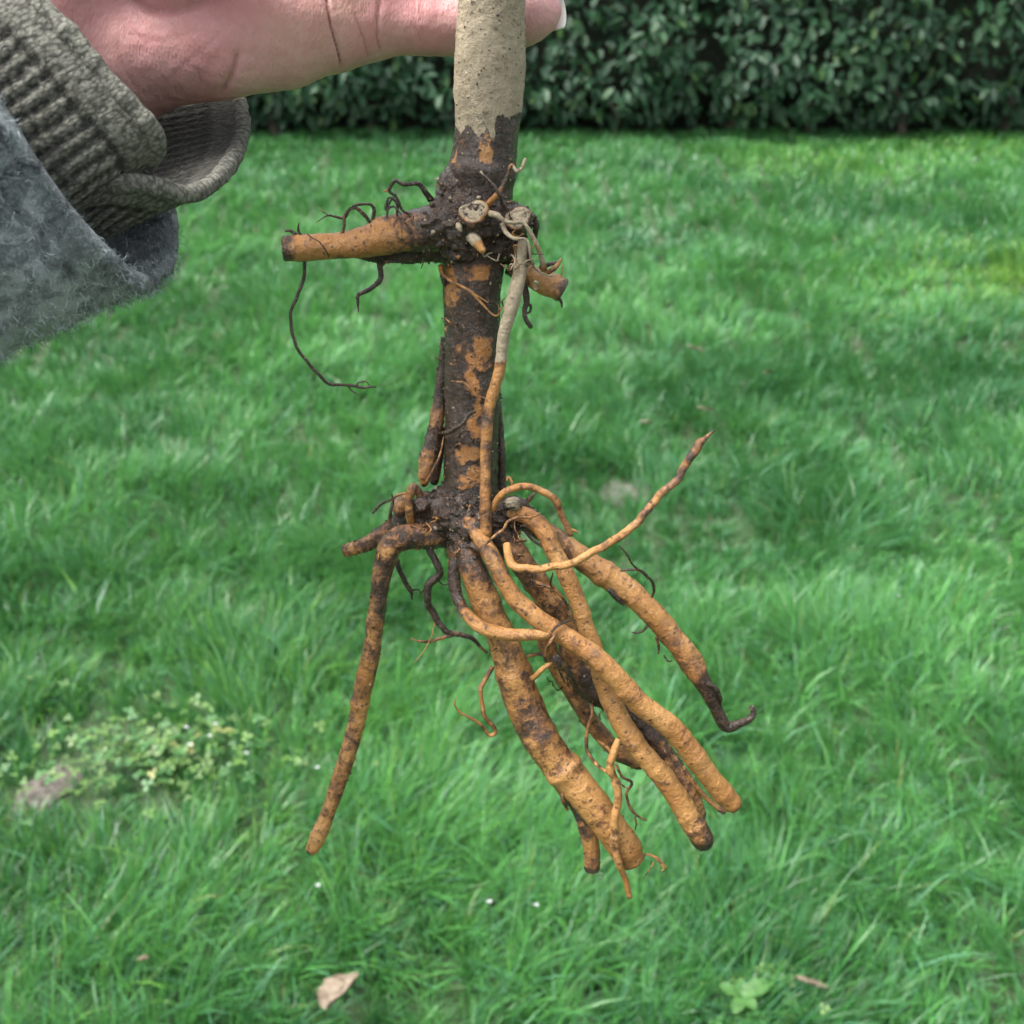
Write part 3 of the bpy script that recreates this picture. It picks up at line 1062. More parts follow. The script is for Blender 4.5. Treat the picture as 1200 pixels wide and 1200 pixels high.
thin([(517, 312, -3, 4), (517, 320, -5, 3), (524, 327, -8, 2), (540, 336, -9, 1.8), (553, 344, -9.5, 1.8), (563, 355, -9.5, 1.5), (573, 364, -10, 1.3), (583, 369, -11, 1.2), (589, 359, -12, 1)], stem, bark=.45, clay=.1)
thin([(553, 344, -9.5, 1), (562, 348, -10, .8), (573, 353, -10, .5)], stem, bark=.5)
thin([(517, 314, -3, 3), (519, 326, -4, 3), (520, 336, -4, 2.2)], stem, bark=.8)
thin([(518, 508, -5, 2.2), (530, 504, -9, 2.6), (541, 497, -10.5, 2.4), (549, 487, -11, 2), (558, 485, -10.5, 1.5)], stem, bark=1.0)
thin([(530, 447, -9, 1), (543, 446, -10, 1.2), (550, 452, -10, 1.1), (555, 462, -10, 1), (565, 466, -10, 1), (575, 472, -12, .8)], stem, bark=.5)
for k in range(16):       # frayed fibres round the burl
    u, v = random.uniform(575, 628), random.uniform(255, 325)
    a = random.uniform(0, 6.28)
    thin([(u, v, -8, 1.2), (u + 9 * math.cos(a), v + 9 * math.sin(a), -12, 1), (u + 15 * math.cos(a + .8), v + 15 * math.sin(a + .8), -12, .5)], knob, bark=random.uniform(.3, 1), clay=random.choice([0, .55]), wob=0.0012)
flake_pts = [(622, 250, -2, 3), (628, 262, -3, 4), (627, 278, -2, 3)]
thin(flake_pts, knob, bark=.75, name='bark_flake', wob=0)

# shoots hugging the stem on its left and right
s1 = big('shoot', [(521, 395, 3, 4), (518, 430, 3, 5), (516, 455, 2, 6.5), (512, 490, 1, 8), (507, 515, 0, 9), (501, 538, -1, 9.5), (498, 556, -2, 8), (497, 566, -2, 5)], bark=[.9, .75, .5, .55, .3], rough=.2)
tag(s1, 'flattened brown shoot stub on the left of the stem')
s2 = big('shoot', [(519, 500, 4, 5), (516, 525, 4, 6), (511, 548, 3, 6.5), (509, 564, 2, 5)], bark=.55, rough=.2)
thin([(500, 565, -4, 2), (508, 550, -5, 2), (516, 530, -4, 1.5), (520, 512, -3, 1)], s1, bark=.5)
s3 = big('shoot', [(584, 470, 4, 3), (586, 500, 4, 4), (588, 530, 3, 4.5), (588, 560, 3, 5), (588, 580, 3, 5)], bark=.85, rough=.2)

# lower roots ----------------------------------------------------------
r1 = big('root', [(500, 598, 2, 14), (475, 607, 3, 12), (458, 620, 4, 11), (433, 636, 4, 9.5), (404, 646, 4, 7.5)], bark=[.85, .7, .5, .3], cap='cut')
tag(r1, 'short brown cut root pointing left from the crown')
r2 = big('root', [(520, 625, -3, 16), (500, 628, -6, 16), (476, 629, -9, 15.5), (460, 637, -10, 14.5), (452, 655, -10, 13), (445, 690, -10, 11), (440, 729, -9, 10), (435, 766, -8, 10.5), (426, 804, -7, 11), (419, 841, -6, 10), (409, 879, -6, 10), (397, 916, -6, 9.5), (384, 954, -6, 9), (372, 982, -6, 8.8), (366, 994, -6, 8)],
         bark=[.6, .5, .55, .42, .38, .36, .40, .40, .32], knots=12, rough=.15)
tag(r2, 'long thin brown root hanging alone on the left')
r3 = big('root', [(540, 618, -6, 18), (545, 640, -8, 15), (551, 660, -10, 15), (559, 680, -11, 16), (568, 702, -11, 16.5), (577, 724, -11, 16.5), (589, 750, -11, 18), (603, 790, -11, 21), (615, 827, -11, 21.5), (632, 862, -12, 21), (656, 896, -12, 20), (683, 929, -13, 20), (708, 960, -13, 19.5), (730, 990, -13, 18), (741, 1008, -13, 15)],
         bark=[.75, .5, .3, .35, .42, .45, .3, .25, .28, .25], knots=12, cap='cut', rough=.09, ends=0.15)
tag(r3, 'thickest tan root running from the crown down to a cut end')
r3b = big('root', [(595, 765, -4, 14), (610, 820, -5, 13), (635, 880, -6, 12), (660, 918, -7, 11), (676, 942, -8, 10), (686, 962, -9, 10.5), (693, 993, -9, 9.5), (694, 1018, -9, 9.5)], bark=[.85, .8, .6, .3, .3, .75, .2, .6], cap='cut')
tag(r3b, 'short dark-banded root tucked behind the thickest root')
r4 = big('root', [(552, 612, -9, 10), (562, 630, -12, 9.5), (574, 648, -14, 9.8), (582, 664, -15, 10), (592, 684, -16, 10), (604, 702, -17, 10.5), (622, 718, -18, 11), (645, 735, -19, 11.5), (671, 751, -20, 12), (700, 772, -21, 12.5), (725, 797, -21, 13), (749, 824, -20, 13), (786, 852, -19, 13), (811, 883, -18, 13), (837, 917, -17, 13), (857, 941, -16, 12)],
         bark=[.5, .35, .3, .3, .25, .28, .22, .25], knots=12)
tag(r4, 'long smooth tan root lying in front, pointing down to the right')
r5 = big('root', [(590, 602, -3, 10), (606, 601, -6, 9.5), (625, 609, -8, 10), (640, 626, -10, 11), (649, 646, -11, 10.5), (660, 666, -12, 10.2), (671, 690, -12, 10.5), (680, 712, -12, 10), (686, 734, -12, 10), (697, 762, -12, 10.5), (708, 800, -12, 11.5), (726, 842, -13, 12), (748, 877, -14, 12.5), (777, 910, -14, 13), (801, 947, -14, 13.5), (817, 972, -14, 14), (823, 984, -14, 13.5)],
         bark=[.3, .28, .25, .22, .25, .22, .25, .3, .6], knots=12)
tag(r5, 'tan root curving behind the long front root to a dark tip')
r6 = big('root', [(575, 615, -2, 14), (588, 634, -4, 13), (604, 648, -5, 14.5), (617, 667, -5, 15), (632, 688, -5, 14.5), (648, 709, -5, 14.5), (664, 735, -4, 14), (676, 770, -3, 17), (693, 803, -3, 19), (715, 820, -3, 15), (741, 835, -4, 13), (763, 863, -5, 14), (783, 893, -6, 14), (803, 927, -7, 14), (815, 955, -8, 12)],
         bark=[.6, .45, .38, .42, .5, .85, .95, .5, .42, .38], knots=12, rough=.17)
tag(r6, 'rough dark brown root behind the long front root')
r7 = big('root', [(632, 720, 3, 10), (647, 770, 3, 10.5), (667, 803, 3, 11), (687, 837, 3, 10), (707, 863, 3, 9.5), (727, 883, 3, 9), (748, 895, 3, 7)], bark=.42, knots=6, rough=.15)
r8 = big('root', [(590, 595, 3, 14), (620, 612, 4, 13), (647, 629, 4, 12.5), (668, 644, 4, 13), (694, 663, 3, 14.5), (727, 685, 3, 15.5), (757, 711, 2, 14.5), (780, 737, 2, 14), (799, 760, 1, 13.5), (810, 777, 1, 14), (822, 797, 0, 10.5), (836, 823, 0, 8), (845, 843, 0, 7.5), (853, 852, 0, 6.5), (866, 848, -1, 5), (877, 844, -2, 4), (883, 836, -2, 3.8), (881, 829, -2, 3)],
         bark=[.8, .45, .35, .25, .3, .3, .35, .4, .75, .95, 1.0], knots=8, rough=.12, ends=0)
tag(r8, 'straight tan root reaching right with a shrivelled hooked grey tip')
r10 = big('root', [(594, 638, -12, 5), (596, 652, -15, 5.2), (602, 664, -18, 5), (615, 666, -20, 4.8), (640, 665, -22, 4.8), (666, 661, -22, 4.8), (690, 650, -22, 4.8), (723, 633, -21, 4.6), (746, 613, -20, 4.8), (762, 593, -20, 4.6), (777, 575, -19, 4.6), (793, 560, -18, 4.8), (807, 537, -18, 4.8), (820, 517, -18, 5.2), (826, 511, -18, 3), (837, 502, -18, .8)],
          bark=[.3, .28, .25, .3, .4, .45, .6], knots=14, wob=.0006)
tag(r10, 'slender tan root sweeping up to the right with a spiked tip')
r9 = big('root', [(576, 598, -11, 4), (582, 587, -12, 4.2), (590, 578, -13, 4.5), (603, 572, -13, 4.3), (620, 570, -13, 4.2), (638, 578, -13, 4), (652, 590, -12, 4.2), (660, 608, -11, 3.8), (669, 626, -10, 4)], bark=.35, knots=8, wob=.0005)
tag(r9, 'thin tan root arching over the crown')
thin([(668, 622, -10, 2.5), (673, 622, -10, 1.6), (678, 624, -10, .7)], r9, bark=.4)
r11 = big('root', [(538, 645, -8, 6), (533, 662, -9, 7), (532, 680, -10, 7.5), (536, 700, -12, 6.5), (547, 720, -15, 7.2), (564, 735, -17.5, 8), (586, 742, -18.5, 8), (612, 744, -19.5, 7.3), (636, 743, -20, 6.3), (645, 743, -21, 4.5)], bark=[.9, .9, .8, .3, .25, .2, .25, .3], knots=6)
tag(r11, 'tan root crossing sideways over the thickest root')
r12 = part('root', [(506, 636, -6, 5), (504, 646, -7, 4.6), (511, 657, -7, 4.2), (517, 671, -7, 4.4), (505, 684, -7, 5), (501, 708, -7, 4.2), (513, 727, -6, 4), (529, 741, -6, 3.6), (545, 745, -6, 3), (558, 752, -5, 2.4), (570, 764, -4, 1.6)], plant, seg=14, step=.0005, rough=.25, knots=8, bark=[1, 1, 1, .95, .7, .6, .6], wob=.0006)
tag(r12, 'dark wiry zigzag root below the crown')
thin([(530, 744, -6, 2.4), (518, 748, -7, 2.2), (505, 752, -7, 2), (492, 751, -8, 1.4), (481, 748, -8, .8)], r12, bark=.5)
thin([(505, 684, -7, 1.4), (497, 690, -7, 1), (492, 698, -7, .6)], r12, bark=.9)
thin([(511, 676, -7, 1), (520, 686, -7, .9), (529, 683, -8, .7)], r12, bark=.9)
thin([(510, 728, -6, .8), (505, 745, -7, .7), (497, 760, -8, .6), (486, 778, -9, .4)], r12, bark=.2)
thin([(466, 656, -4, 3), (467, 664, -4, 3), (471, 676, -4, 2.8), (480, 689, -4, 2.8), (484, 695, -4, 2.2), (485, 704, -4, .8)], r2, bark=.85)
thin([(483, 692, -4, 1.4), (491, 691, -4, .9), (494, 697, -4, .5)], r2, bark=.9)
thin([(577, 781, -10, 3), (566, 800, -12, 2.8), (563, 810, -13, 2.6), (567, 837, -13, 2.6), (579, 852, -12, 2.4), (580, 859, -12, 2.2), (572, 861, -12, 2), (562, 849, -13, 1.8), (550, 841, -14, 1.6), (537, 833, -14, 1.4), (531, 825, -14, 1), (534, 819, -14, .6)], r3, bark=.45)
r15 = part('root', [(725, 866, -19, 3.2), (718, 884, -20, 4.5), (715, 896, -20, 4.8), (722, 915, -20, 5), (724, 935, -20, 4.6), (721, 956, -20, 5), (719, 980, -20, 4.8), (726, 1010, -19, 4.2), (732, 1032, -18, 3.6), (737, 1051, -18, 3)], plant, seg=14, step=.0005, rough=.2, knots=8, bark=.36, wob=.0006)
tag(r15, 'thin wavy tan root dangling in front of the thickest root')
thin([(692, 815, -4, 1.8), (693, 832, -7, 1.8), (688, 860, -9, 2), (688, 880, -10, 2), (700, 896, -13, 2), (713, 907, -18, 2.2), (718, 915, -20, 1.6)], r15, bark=.5)
thin([(722, 896, -14, 1.6), (729, 909, -14, 1.6), (739, 917, -14, 1.6), (734, 930, -14, 1.5), (738, 945, -14, 1.8), (746, 956, -14, 1.6), (756, 961, -14, .9)], r15, bark=.55)
thin([(724, 912, -14, 1.2), (733, 922, -14, 1), (741, 919, -14, .6)], r15, bark=.5)
thin([(745, 956, -14, 1.4), (747, 964, -14, 1.2), (744, 972, -14, .7)], r15, bark=.6)
thin([(700, 868, -6, 1.6), (712, 876, -8, 1.8), (722, 888, -10, 1.4)], r7, bark=.15)
thin([(752, 1002, -12, 1.2), (763, 1003, -12, 1.6), (774, 1010, -12, 1.8), (779, 1018, -12, 1.4), (776, 1021, -12, .8)], r3, bark=.45)
thin([(765, 1004, -12, 1.2), (774, 1006, -12, 1.2), (782, 1016, -12, .8)], r3, bark=.4)
thin([(766, 1010, -12, .8), (760, 1020, -12, .7), (752, 1030, -12, .5)], r3, bark=.4)
thin([(656, 912, -13, 2.8), (659, 925, -15, 2.8), (660, 938, -15, 2.6), (665, 948, -12, 2)], r3b, bark=.5)
thin([(700, 972, -9, 1.6), (702, 985, -9, 1.2), (700, 1000, -9, 1)], r3b, bark=.3)
r18 = part('root', [(800, 898, -8, 2), (811, 915, -9, 2.6), (824, 931, -9, 3), (838, 944, -9, 3.2), (848, 951, -9, 3.4)], plant, seg=14, step=.0005, rough=.2, knots=4, bark=.45, clay=.2)
thin([(726, 640, -18, 1), (735, 650, -17, 1.1), (742, 662, -15, 1.2), (754, 671, -12, 1.6), (763, 681, -10, 1.8), (766, 692, -8, 1.8), (764, 701, -5, 1.4)], r10, bark=.75)
thin([(727, 669, -10, 1), (740, 667, -11, 1.6), (752, 670, -11, 1.8), (760, 677, -11, 1.6)], r8, bark=.7)
thin([(759, 734, 0, 2), (756, 739, 0, 1.6), (748, 742, 0, 1.2), (742, 741, 0, .7)], r8, bark=.7)
thin([(770, 746, 0, 2), (772, 758, 0, 1.6), (772, 766, 0, .8)], r8, bark=.7)
thin([(778, 768, 0, 1), (783, 774, 0, 1), (787, 772, 0, .6)], r8, bark=.7)
thin([(712, 690, 0, 3), (722, 700, 0, 3.5), (730, 708, 0, 1.5)], r8, bark=1.0)
thin([(828, 800, -4, 3), (838, 806, -4, 3.5), (843, 818, -3, 3), (843, 826, -2, 1)], r8, bark=.9, name='bark_flake')
thin([(622, 795, -16, 2.8), (631, 788, -17, 3), (640, 781, -18, 3), (646, 777, -18, 2)], r3, bark=.25)
thin([(619, 769, -14, 2), (630, 767, -16, 2.2), (639, 770, -17, 2), (648, 777, -17, 2), (656, 788, -14, 1.6), (662, 800, -10, 1)], r3, bark=.6)
thin([(652, 742, -23, 2), (646, 752, -24, 2.2), (640, 764, -22, 2), (644, 775, -19, 1.6)], r11, bark=.55)
thin([(646, 741, -23, 1.6), (656, 731, -22, 1.8), (668, 727, -18, 1.8), (673, 728, -15, 1.2)], r4, bark=.7)
thin([(568, 638, -18, 1.5), (580, 628, -19, 1.6), (590, 618, -18, 1.7), (594, 612, -18, 1.6), (606, 608, -18, 1.3), (624, 606, -16, 1.3), (632, 601, -14, 1)], r5, bark=.4, clay=.3)
thin([(615, 622, -7, 1.8), (625, 634, -8, 1.8), (640, 644, -9, 1.4)], r6, bark=.7)
thin([(648, 671, -20, 1), (646, 682, -18, 1.2), (650, 690, -14, .7)], r10, bark=.7)
thin([(622, 680, -11, 2.5), (632, 684, -11, 2.2), (648, 690, -11, 1.5), (660, 703, -10, 1.4), (663, 716, -9, 1)], r6, bark=.5)
# left knuckle by the crown
thin([(482, 612, -3, 5), (479, 600, -5, 5), (479, 585, -6, 5), (484, 571, -6, 5), (491, 574, -5, 4.5), (493, 588, -4, 4.5), (492, 600, -2, 4)], r1, bark=.4, name='loop_root')
thin([(470, 602, 1, 7), (468, 594, 1, 7.5), (474, 585, 2, 6)], r1, bark=.55, name='loop_root')
thin([(477, 578, -2, 1.4), (468, 579, -3, 1.6), (459, 585, -4, 1.8), (447, 590, -4, 1.6), (436, 600, -4, 1.4)], r1, bark=[.2, .4, 1, 1])
thin([(456, 612, -3, 2.4), (458, 602, -4, 2.2), (460, 590, -4, 2), (459, 580, -4, 1.2)], r1, bark=.6)
thin([(592, 578, -8, 2), (598, 574, -9, 1.5), (600, 564, -9, 1.5), (595, 558, -9, 1.5), (593, 562, -9, 1)], crown, bark=.3)
# crumbs of grey earth and torn bark on the crown
thin([(594, 592, -7, 7), (601, 590, -8, 9), (607, 594, -6, 6)], crown, bark=.9, name='earth_clod', wob=0, clay=.50)
thin([(606, 588, -3, 5), (613, 590, -3, 6), (618, 597, -3, 4)], crown, bark=.7, name='bark_flake', wob=0)
thin([(616, 590, -2, 2), (622, 583, -2, 3), (626, 578, -2, 1)], crown, bark=.6, name='bark_flake', wob=0)
thin([(650, 770, -10, 6), (655, 776, -11, 7), (659, 784, -10, 3)], r3, bark=.7, name='bark_flake', wob=0, clay=.49)
# fine hairs and fibres over the wet roots
for host, us in ((r6, [(600, 650), (617, 667), (640, 700), (655, 720)]), (r3, [(590, 750), (612, 830), (640, 880)]), (crown, [(505, 620), (530, 640), (570, 590), (600, 625), (615, 630), (520, 600)]),
                 (r2, [(452, 655)]), (r7, [(660, 800), (700, 850)]), (arm, [(470, 260), (500, 300)]), (stem, [(523, 380), (522, 430), (585, 360), (545, 520)])):
    for (u, v) in us:
        for k in range(3):
            a = random.uniform(0, 6.28)
            l = random.uniform(6, 15)
            d0 = -12 if host in (crown, stem, r6) else -14 if host in (r3, r2, arm) else -4
            uu, vv = u + random.uniform(-12, 12), v + random.uniform(-8, 8)
            thin([(uu, vv, d0 + 6, .9), (uu + l * .5 * math.cos(a), vv + l * .5 * math.sin(a), d0, .8), (uu + l * math.cos(a + .6), vv + l * math.sin(a + .6), d0 + 1, .45)], host, bark=random.uniform(.3, 1), wob=.001)


# crumbs of wet earth stuck to burl, crown and bark
def crumbs(host, n, rmin, rmax, seed, vsel=None):
    rs = np.random.default_rng(seed)
    me = host.data
    A = np.zeros(len(me.vertices) * 3)
    me.vertices.foreach_get('co', A)
    A = A.reshape(-1, 3)
    Nn = np.zeros(len(me.vertices) * 3)
    me.vertices.foreach_get('normal', Nn)
    Nn = Nn.reshape(-1, 3)
    cand = np.arange(len(A)) if vsel is None else np.where(vsel(A + ORG))[0]
    idx = rs.choice(cand, n)
    phi = (1 + 5 ** .5) / 2
    ico = np.array([(-1, phi, 0), (1, phi, 0), (-1, -phi, 0), (1, -phi, 0), (0, -1, phi), (0, 1, phi), (0, -1, -phi), (0, 1, -phi), (phi, 0, -1), (phi, 0, 1), (-phi, 0, -1), (-phi, 0, 1)]) / 1.9
    tri = np.array([(0, 11, 5), (0, 5, 1), (0, 1, 7), (0, 7, 10), (0, 10, 11), (1, 5, 9), (5, 11, 4), (11, 10, 2), (10, 7, 6), (7, 1, 8), (3, 9, 4), (3, 4, 2), (3, 2, 6), (3, 6, 8), (3, 8, 9), (4, 9, 5), (2, 4, 11), (6, 2, 10), (8, 6, 7), (9, 8, 1)])
    r = rmin * (rmax / rmin) ** (rs.uniform(size=n) ** 2)
    S = ico[None] * r[:, None, None] * rs.uniform(0.55, 1.35, (n, 12, 1)) * rs.uniform(0.7, 1.3, (n, 1, 3))
    V = (A[idx] + Nn[idx] * r[:, None] * 0.2)[:, None] + S
    F = (np.arange(n)[:, None, None] * 12 + tri[None]).reshape(-1, 3)
    V = V.reshape(-1, 3)
    bk = np.repeat(rs.choice([1.0, 1.0, 1.0, 0.8, 0.45], n), 12)
    link('earth_crumbs', mesh_np('earth_crumbs', V, F, {'bark': bk, 'clay': np.repeat(rs.choice([0, 0, 0, 0.52], n), 12), 'along': V}, smooth=False), M['root'], host, 'stuff')


crumbs(knob, 900, 0.00012, 0.0007, 1)
crumbs(crown, 900, 0.00012, 0.0007, 2)
crumbs(stem, 900, 0.0001, 0.0004, 3, lambda X: (px_of(X)[1] > 150) & (px_of(X)[1] < 620))
crumbs(stem, 420, 0.00008, 0.00028, 4, lambda X: (px_of(X)[1] > -20) & (px_of(X)[1] < 150))
for k, hst in enumerate((r2, r3, r6, r7, r1, s1, r3b, under)):
    crumbs(hst, 220, 0.00008, 0.00038, 10 + k)

# water beads under the cut ends
def bead(u, v, dz, r, host):
    n, k = 14, 9
    c, rr = P(u, v, dz), r / FPX * depth(v, dz)
    V = []
    for j in range(k + 1):
        t = math.pi * j / k
        for i in range(n):
            a = 2 * math.pi * i / n
            q = math.sin(t) * (1 - 0.25 * (math.cos(t) + 1) / 2)
            V.append(c + rr * np.array([q * math.cos(a), q * math.sin(a), 1.15 * math.cos(t)]))
    F = np.array([[j * n + i, (j + 1) * n + i, (j + 1) * n + (i + 1) % n, j * n + (i + 1) % n] for j in range(k) for i in range(n)])
    link('water_drop', mesh_np('water_drop', np.array(V) - ORG, F), M['water'], host)


bead(822, 996, -14, 4, r5)
bead(704, 1027, -9, 4.5, r3b)
bead(843, 953, -9, 3.5, r18)
bead(628, 334, -6, 4.5, stub)

# ------------------------------------------------------------------ the person: hand and sleeve
HORG = P(130, 60, 5)
person = empty('person', HORG)
tag(person, 'person in a grey fleece sleeve with knitted cuff gripping the stem', 'person')
palm = [pc((-260, 230, -60, 125), (-60, 150, -25, 104), (60, 100, -2, 82), (150, 66, 4, 64)),
        pc((-260, 170, -62, 120), (-90, 110, -28, 100), (40, 0, -4, 84), (150, -72, 5, 70)),
        pc((150, 66, 4, 62), (215, 52, 0, 62), (262, 46, -2, 65), (330, 36, 4, 62), (385, 26, 10, 54), (412, 22, 12, 44)),
        pc((150, 0, 6, 62), (280, -25, 7, 58), (420, -48, 13, 46)),
        pc((150, -50, 8, 62), (280, -95, 9, 58), (425, -128, 14, 48)),
        pc((150, -90, 8, 60), (280, -160, 9, 56), (420, -212, 14, 48)),
        pc((165, -80, -6, 62), (215, -98, -18, 72), (280, -130, -24, 62), (350, -150, -26, 48))]
fingers = [pc((400, 24, 12, 46), (430, 25, 13.5, 39), (452, 27, 14.5, 35.5), (490, 28, 15.5, 34.5), (535, 28, 16.5, 33.5), (580, 25, 16.5, 33), (610, 20, 15.5, 32.5), (622, 16, 14.5, 30), (633, 13, 13.5, 25)),
           pc((420, -46, 14, 40), (500, -44, 17, 37), (590, -46, 17.5, 35), (640, -50, 15, 31)),
           pc((425, -126, 15, 42), (510, -118, 18, 39), (610, -118, 18, 37), (665, -120, 14, 33)),
           pc((420, -208, 15, 42), (505, -196, 18, 39), (600, -192, 18, 36), (650, -190, 14, 32)),
           pc((340, -150, -26, 50), (400, -150, -27, 44), (475, -142, -22, 41), (540, -132, -19, 42), (590, -126, -18, 36))]
Xg, lo, nn = grid_of(palm + fingers, 0.00135, 0.006)
dp = None
for c in palm:
    dd = caps(Xg, c)
    dp = dd if dp is None else smin(dp, dd, 0.007)
df = None
for i, c in enumerate(fingers):
    dd = smin(dp, caps(Xg, c), 0.005 if i < 4 else 0.009)
    df = dd if df is None else np.minimum(df, dd)
HV, HF = surface_nets(df.reshape(nn), lo, 0.00135)
HV = relax(HV, HF, 2)
HV, HF = subdivide(HV, HF, 1)
HN = normals_of(HV, HF)
hu, hv, hz = px_of(HV)
front = np.clip(-(HN @ FWD) * 2.0 + 0.5, 0, 1) * (hz < depth(0, 40))
CREASES = [([(380, -30), (384, 5), (389, 32), (395, 55), (398, 70), (398, 86)], 1.5, 0.9, 1.0), ([(416, 15), (421, 32), (427, 50), (431, 68)], 2.2, 0.4, 0.55),
           ([(449, -15), (444, 15), (442, 38), (444, 54), (450, 68)], 2.0, 0.5, 0.6), ([(487, -10), (485, 15), (489, 36), (496, 56)], 1.4, 0.22, 0.4), ([(497, -10), (494, 15), (496, 30)], 1.3, 0.18, 0.3),
           ([(280, 60), (277, 74), (272, 90), (262, 106), (256, 116)], 4.0, 0.8, 0.5), ([(231, 80), (234, 92), (238, 100)], 2.0, 0.35, 0.4), ([(140, -12), (165, 8), (190, 12), (215, 9), (250, -4), (290, -30)], 4.0, 0.9, 0.45),
           ([(196, 96), (214, 78), (236, 60), (262, 36), (290, 12)], 1.8, 0.22, 0.22), ([(137, 50), (143, 70), (152, 92), (160, 104)], 2.2, 0.35, 0.35),
           ([(155, 40), (180, 48), (210, 44), (240, 34)], 2.0, 0.15, 0.15), ([(300, 45), (304, 70), (300, 100)], 2.5, 0.15, 0.15), ([(345, 10), (350, 40), (347, 70)], 2.5, 0.15, 0.15), ([(205, 100), (208, 112)], 2.0, .3, .35),
           ([(212, 102), (216, 115)], 2.0, .3, .3)]
cre = np.zeros(len(HV))
disp = np.zeros(len(HV))
for pts, w, dmm, ca in CREASES:
    pts = np.array(pts, float)
    q = catmull(np.concatenate([pts, np.zeros((len(pts), 2))], 1), 6.0)[:, :2]
    d = np.full(len(HV), 1e9)
    tb = np.zeros(len(HV))
    near = (hu > q[:, 0].min() - 20) & (hu < q[:, 0].max() + 20) & (hv > q[:, 1].min() - 20) & (hv < q[:, 1].max() + 20)
    idx = np.where(near)[0]
    X2 = np.stack([hu[idx], hv[idx]], 1)
    best = np.full(len(idx), 1e9)
    bt = np.zeros(len(idx))
    for k in range(len(q) - 1):
        ab = q[k + 1] - q[k]
        t = np.clip(((X2 - q[k]) @ ab) / (ab @ ab + 1e-9), 0, 1)
        dd = np.linalg.norm(X2 - q[k] - t[:, None] * ab, axis=1)
        m_ = dd < best
        best[m_] = dd[m_]
        bt[m_] = (k + t[m_]) / (len(q) - 1)
    fade = np.clip(np.minimum(bt, 1 - bt) * 6 + 0.25, 0, 1)
    g = np.exp(-(best / w) ** 2) * fade * front[idx]
    swell = np.exp(-((best - 3.2 * w) / (2.2 * w)) ** 2) * 0.25 * fade * front[idx]
    disp[idx] += -g * dmm / 1000 + swell * dmm / 1000 * 0.5
    cre[idx] = np.maximum(cre[idx], g * ca)
soft = 0.0007 * fbm(HV * 55, 2) + 0.00012 * fbm(HV * 420, 2)
HV = HV + HN * (disp + soft)[:, None]
hand = link('hand', mesh_np('hand', HV - HORG, HF, {'crease': cre}), M['skin'], person)
tag(hand, 'bare left hand, palm towards the viewer, fingers behind the stem')


def nail(tip, axis, dors, r, length, free):
    axis = axis / np.linalg.norm(axis)
    dors = dors - axis * (dors @ axis)
    dors /= np.linalg.norm(dors)
    side = np.cross(axis, dors)
    nu, nv = 17, 15
    V, fr = [], []
    for j in range(nv):
        t = j / (nv - 1)
        for i in range(nu):
            a = (i / (nu - 1) - 0.5) * 2
            ang = a * R(68)
            along = -length + (length + free) * t - (0.45 * free * abs(a) ** 2.2 if t > 0.6 else 0) * (t - 0.6) / 0.4
            drop = 0.10 * r * max(0, t - 0.55) ** 1.2
            V.append(tip + axis * along + (dors * (math.cos(ang) * r - drop) + side * math.sin(ang) * r))
            fr.append(t * (length + free) / length * 0.5 if True else 0)
    V = np.array(V)
    n = nu * nv
    ctr = tip - axis * length / 2
    inner = V - (V - ctr - ((V - ctr) @ axis)[:, None] * axis) / r * 0.0006
    F = [[j * nu + i, j * nu + i + 1, (j + 1) * nu + i + 1, (j + 1) * nu + i] for j in range(nv - 1) for i in range(nu - 1)]
    F2 = [[n + f for f in q[::-1]] for q in F]
    E = []
    for i in range(nu - 1):
        a = (nv - 1) * nu + i
        E.append([a, a + 1, n + a + 1, n + a])
        E.append([i + 1, i, n + i, n + i + 1])
    for j in range(nv - 1):
        a = j * nu
        E.append([a, a + nu, n + a + nu, n + a])
        a = j * nu + nu - 1
        E.append([a + nu, a, n + a, n + a + nu])
    V = np.concatenate([V, inner])
    f = np.array(fr + fr)
    return link('fingernail', mesh_np('fingernail', V - HORG, np.array(F + F2 + E), {'free': f}), M['nail'], person)


pk = P(640, 18, 15)
nail(P(648, 12, 13.5), RIGHT * 1.0 + UP * 0.22 - FWD * 0.15, FWD * 1.0 + UP * 0.6, 0.0054, 0.0085, 0.0032)
nail(P(664, -51, 14), RIGHT - FWD * 0.3, FWD + UP * 0.2, 0.0060, 0.009, 0.002)
nail(P(690, -121, 12), RIGHT - FWD * 0.4, FWD + UP * 0.2, 0.0064, 0.0095, 0.002)
nail(P(675, -190, 12), RIGHT - FWD * 0.4, FWD + UP * 0.2, 0.0060, 0.009, 0.002)
nail(P(620, -125, -19), RIGHT + FWD * 0.1, -FWD + UP * 0.1, 0.0075, 0.011, 0.002)


# sleeve and cuff ------------------------------------------------------
def closed_curve(pts, n):
    W = np.array([P(*p) for p in pts])
    m = len(W)
    L = np.linalg.norm(np.roll(W, -1, 0) - W, axis=1)
    out = []
    for i in range(m):
        a, b, c, d = W[i - 1], W[i], W[(i + 1) % m], W[(i + 2) % m]
        t = np.linspace(0, 1, 40, endpoint=False)[:, None]
        out.append(0.5 * (2 * b + (c - a) * t + (2 * a - 5 * b + 4 * c - d) * t * t + (3 * b - a - 3 * c + d) * t ** 3))
    Q = np.concatenate(out)
    s = np.concatenate([[0], np.cumsum(np.linalg.norm(np.roll(Q, -1, 0) - Q, axis=1))])
    Qc = np.concatenate([Q, Q[:1]])
    k = np.linspace(0, s[-1], n, endpoint=False)
    return np.stack([np.interp(k, s, Qc[:, j]) for j in range(3)], 1), s[-1]


ARM = RIGHT * -0.80 - UP * 0.36 - FWD * 0.42
ARM /= np.linalg.norm(ARM)


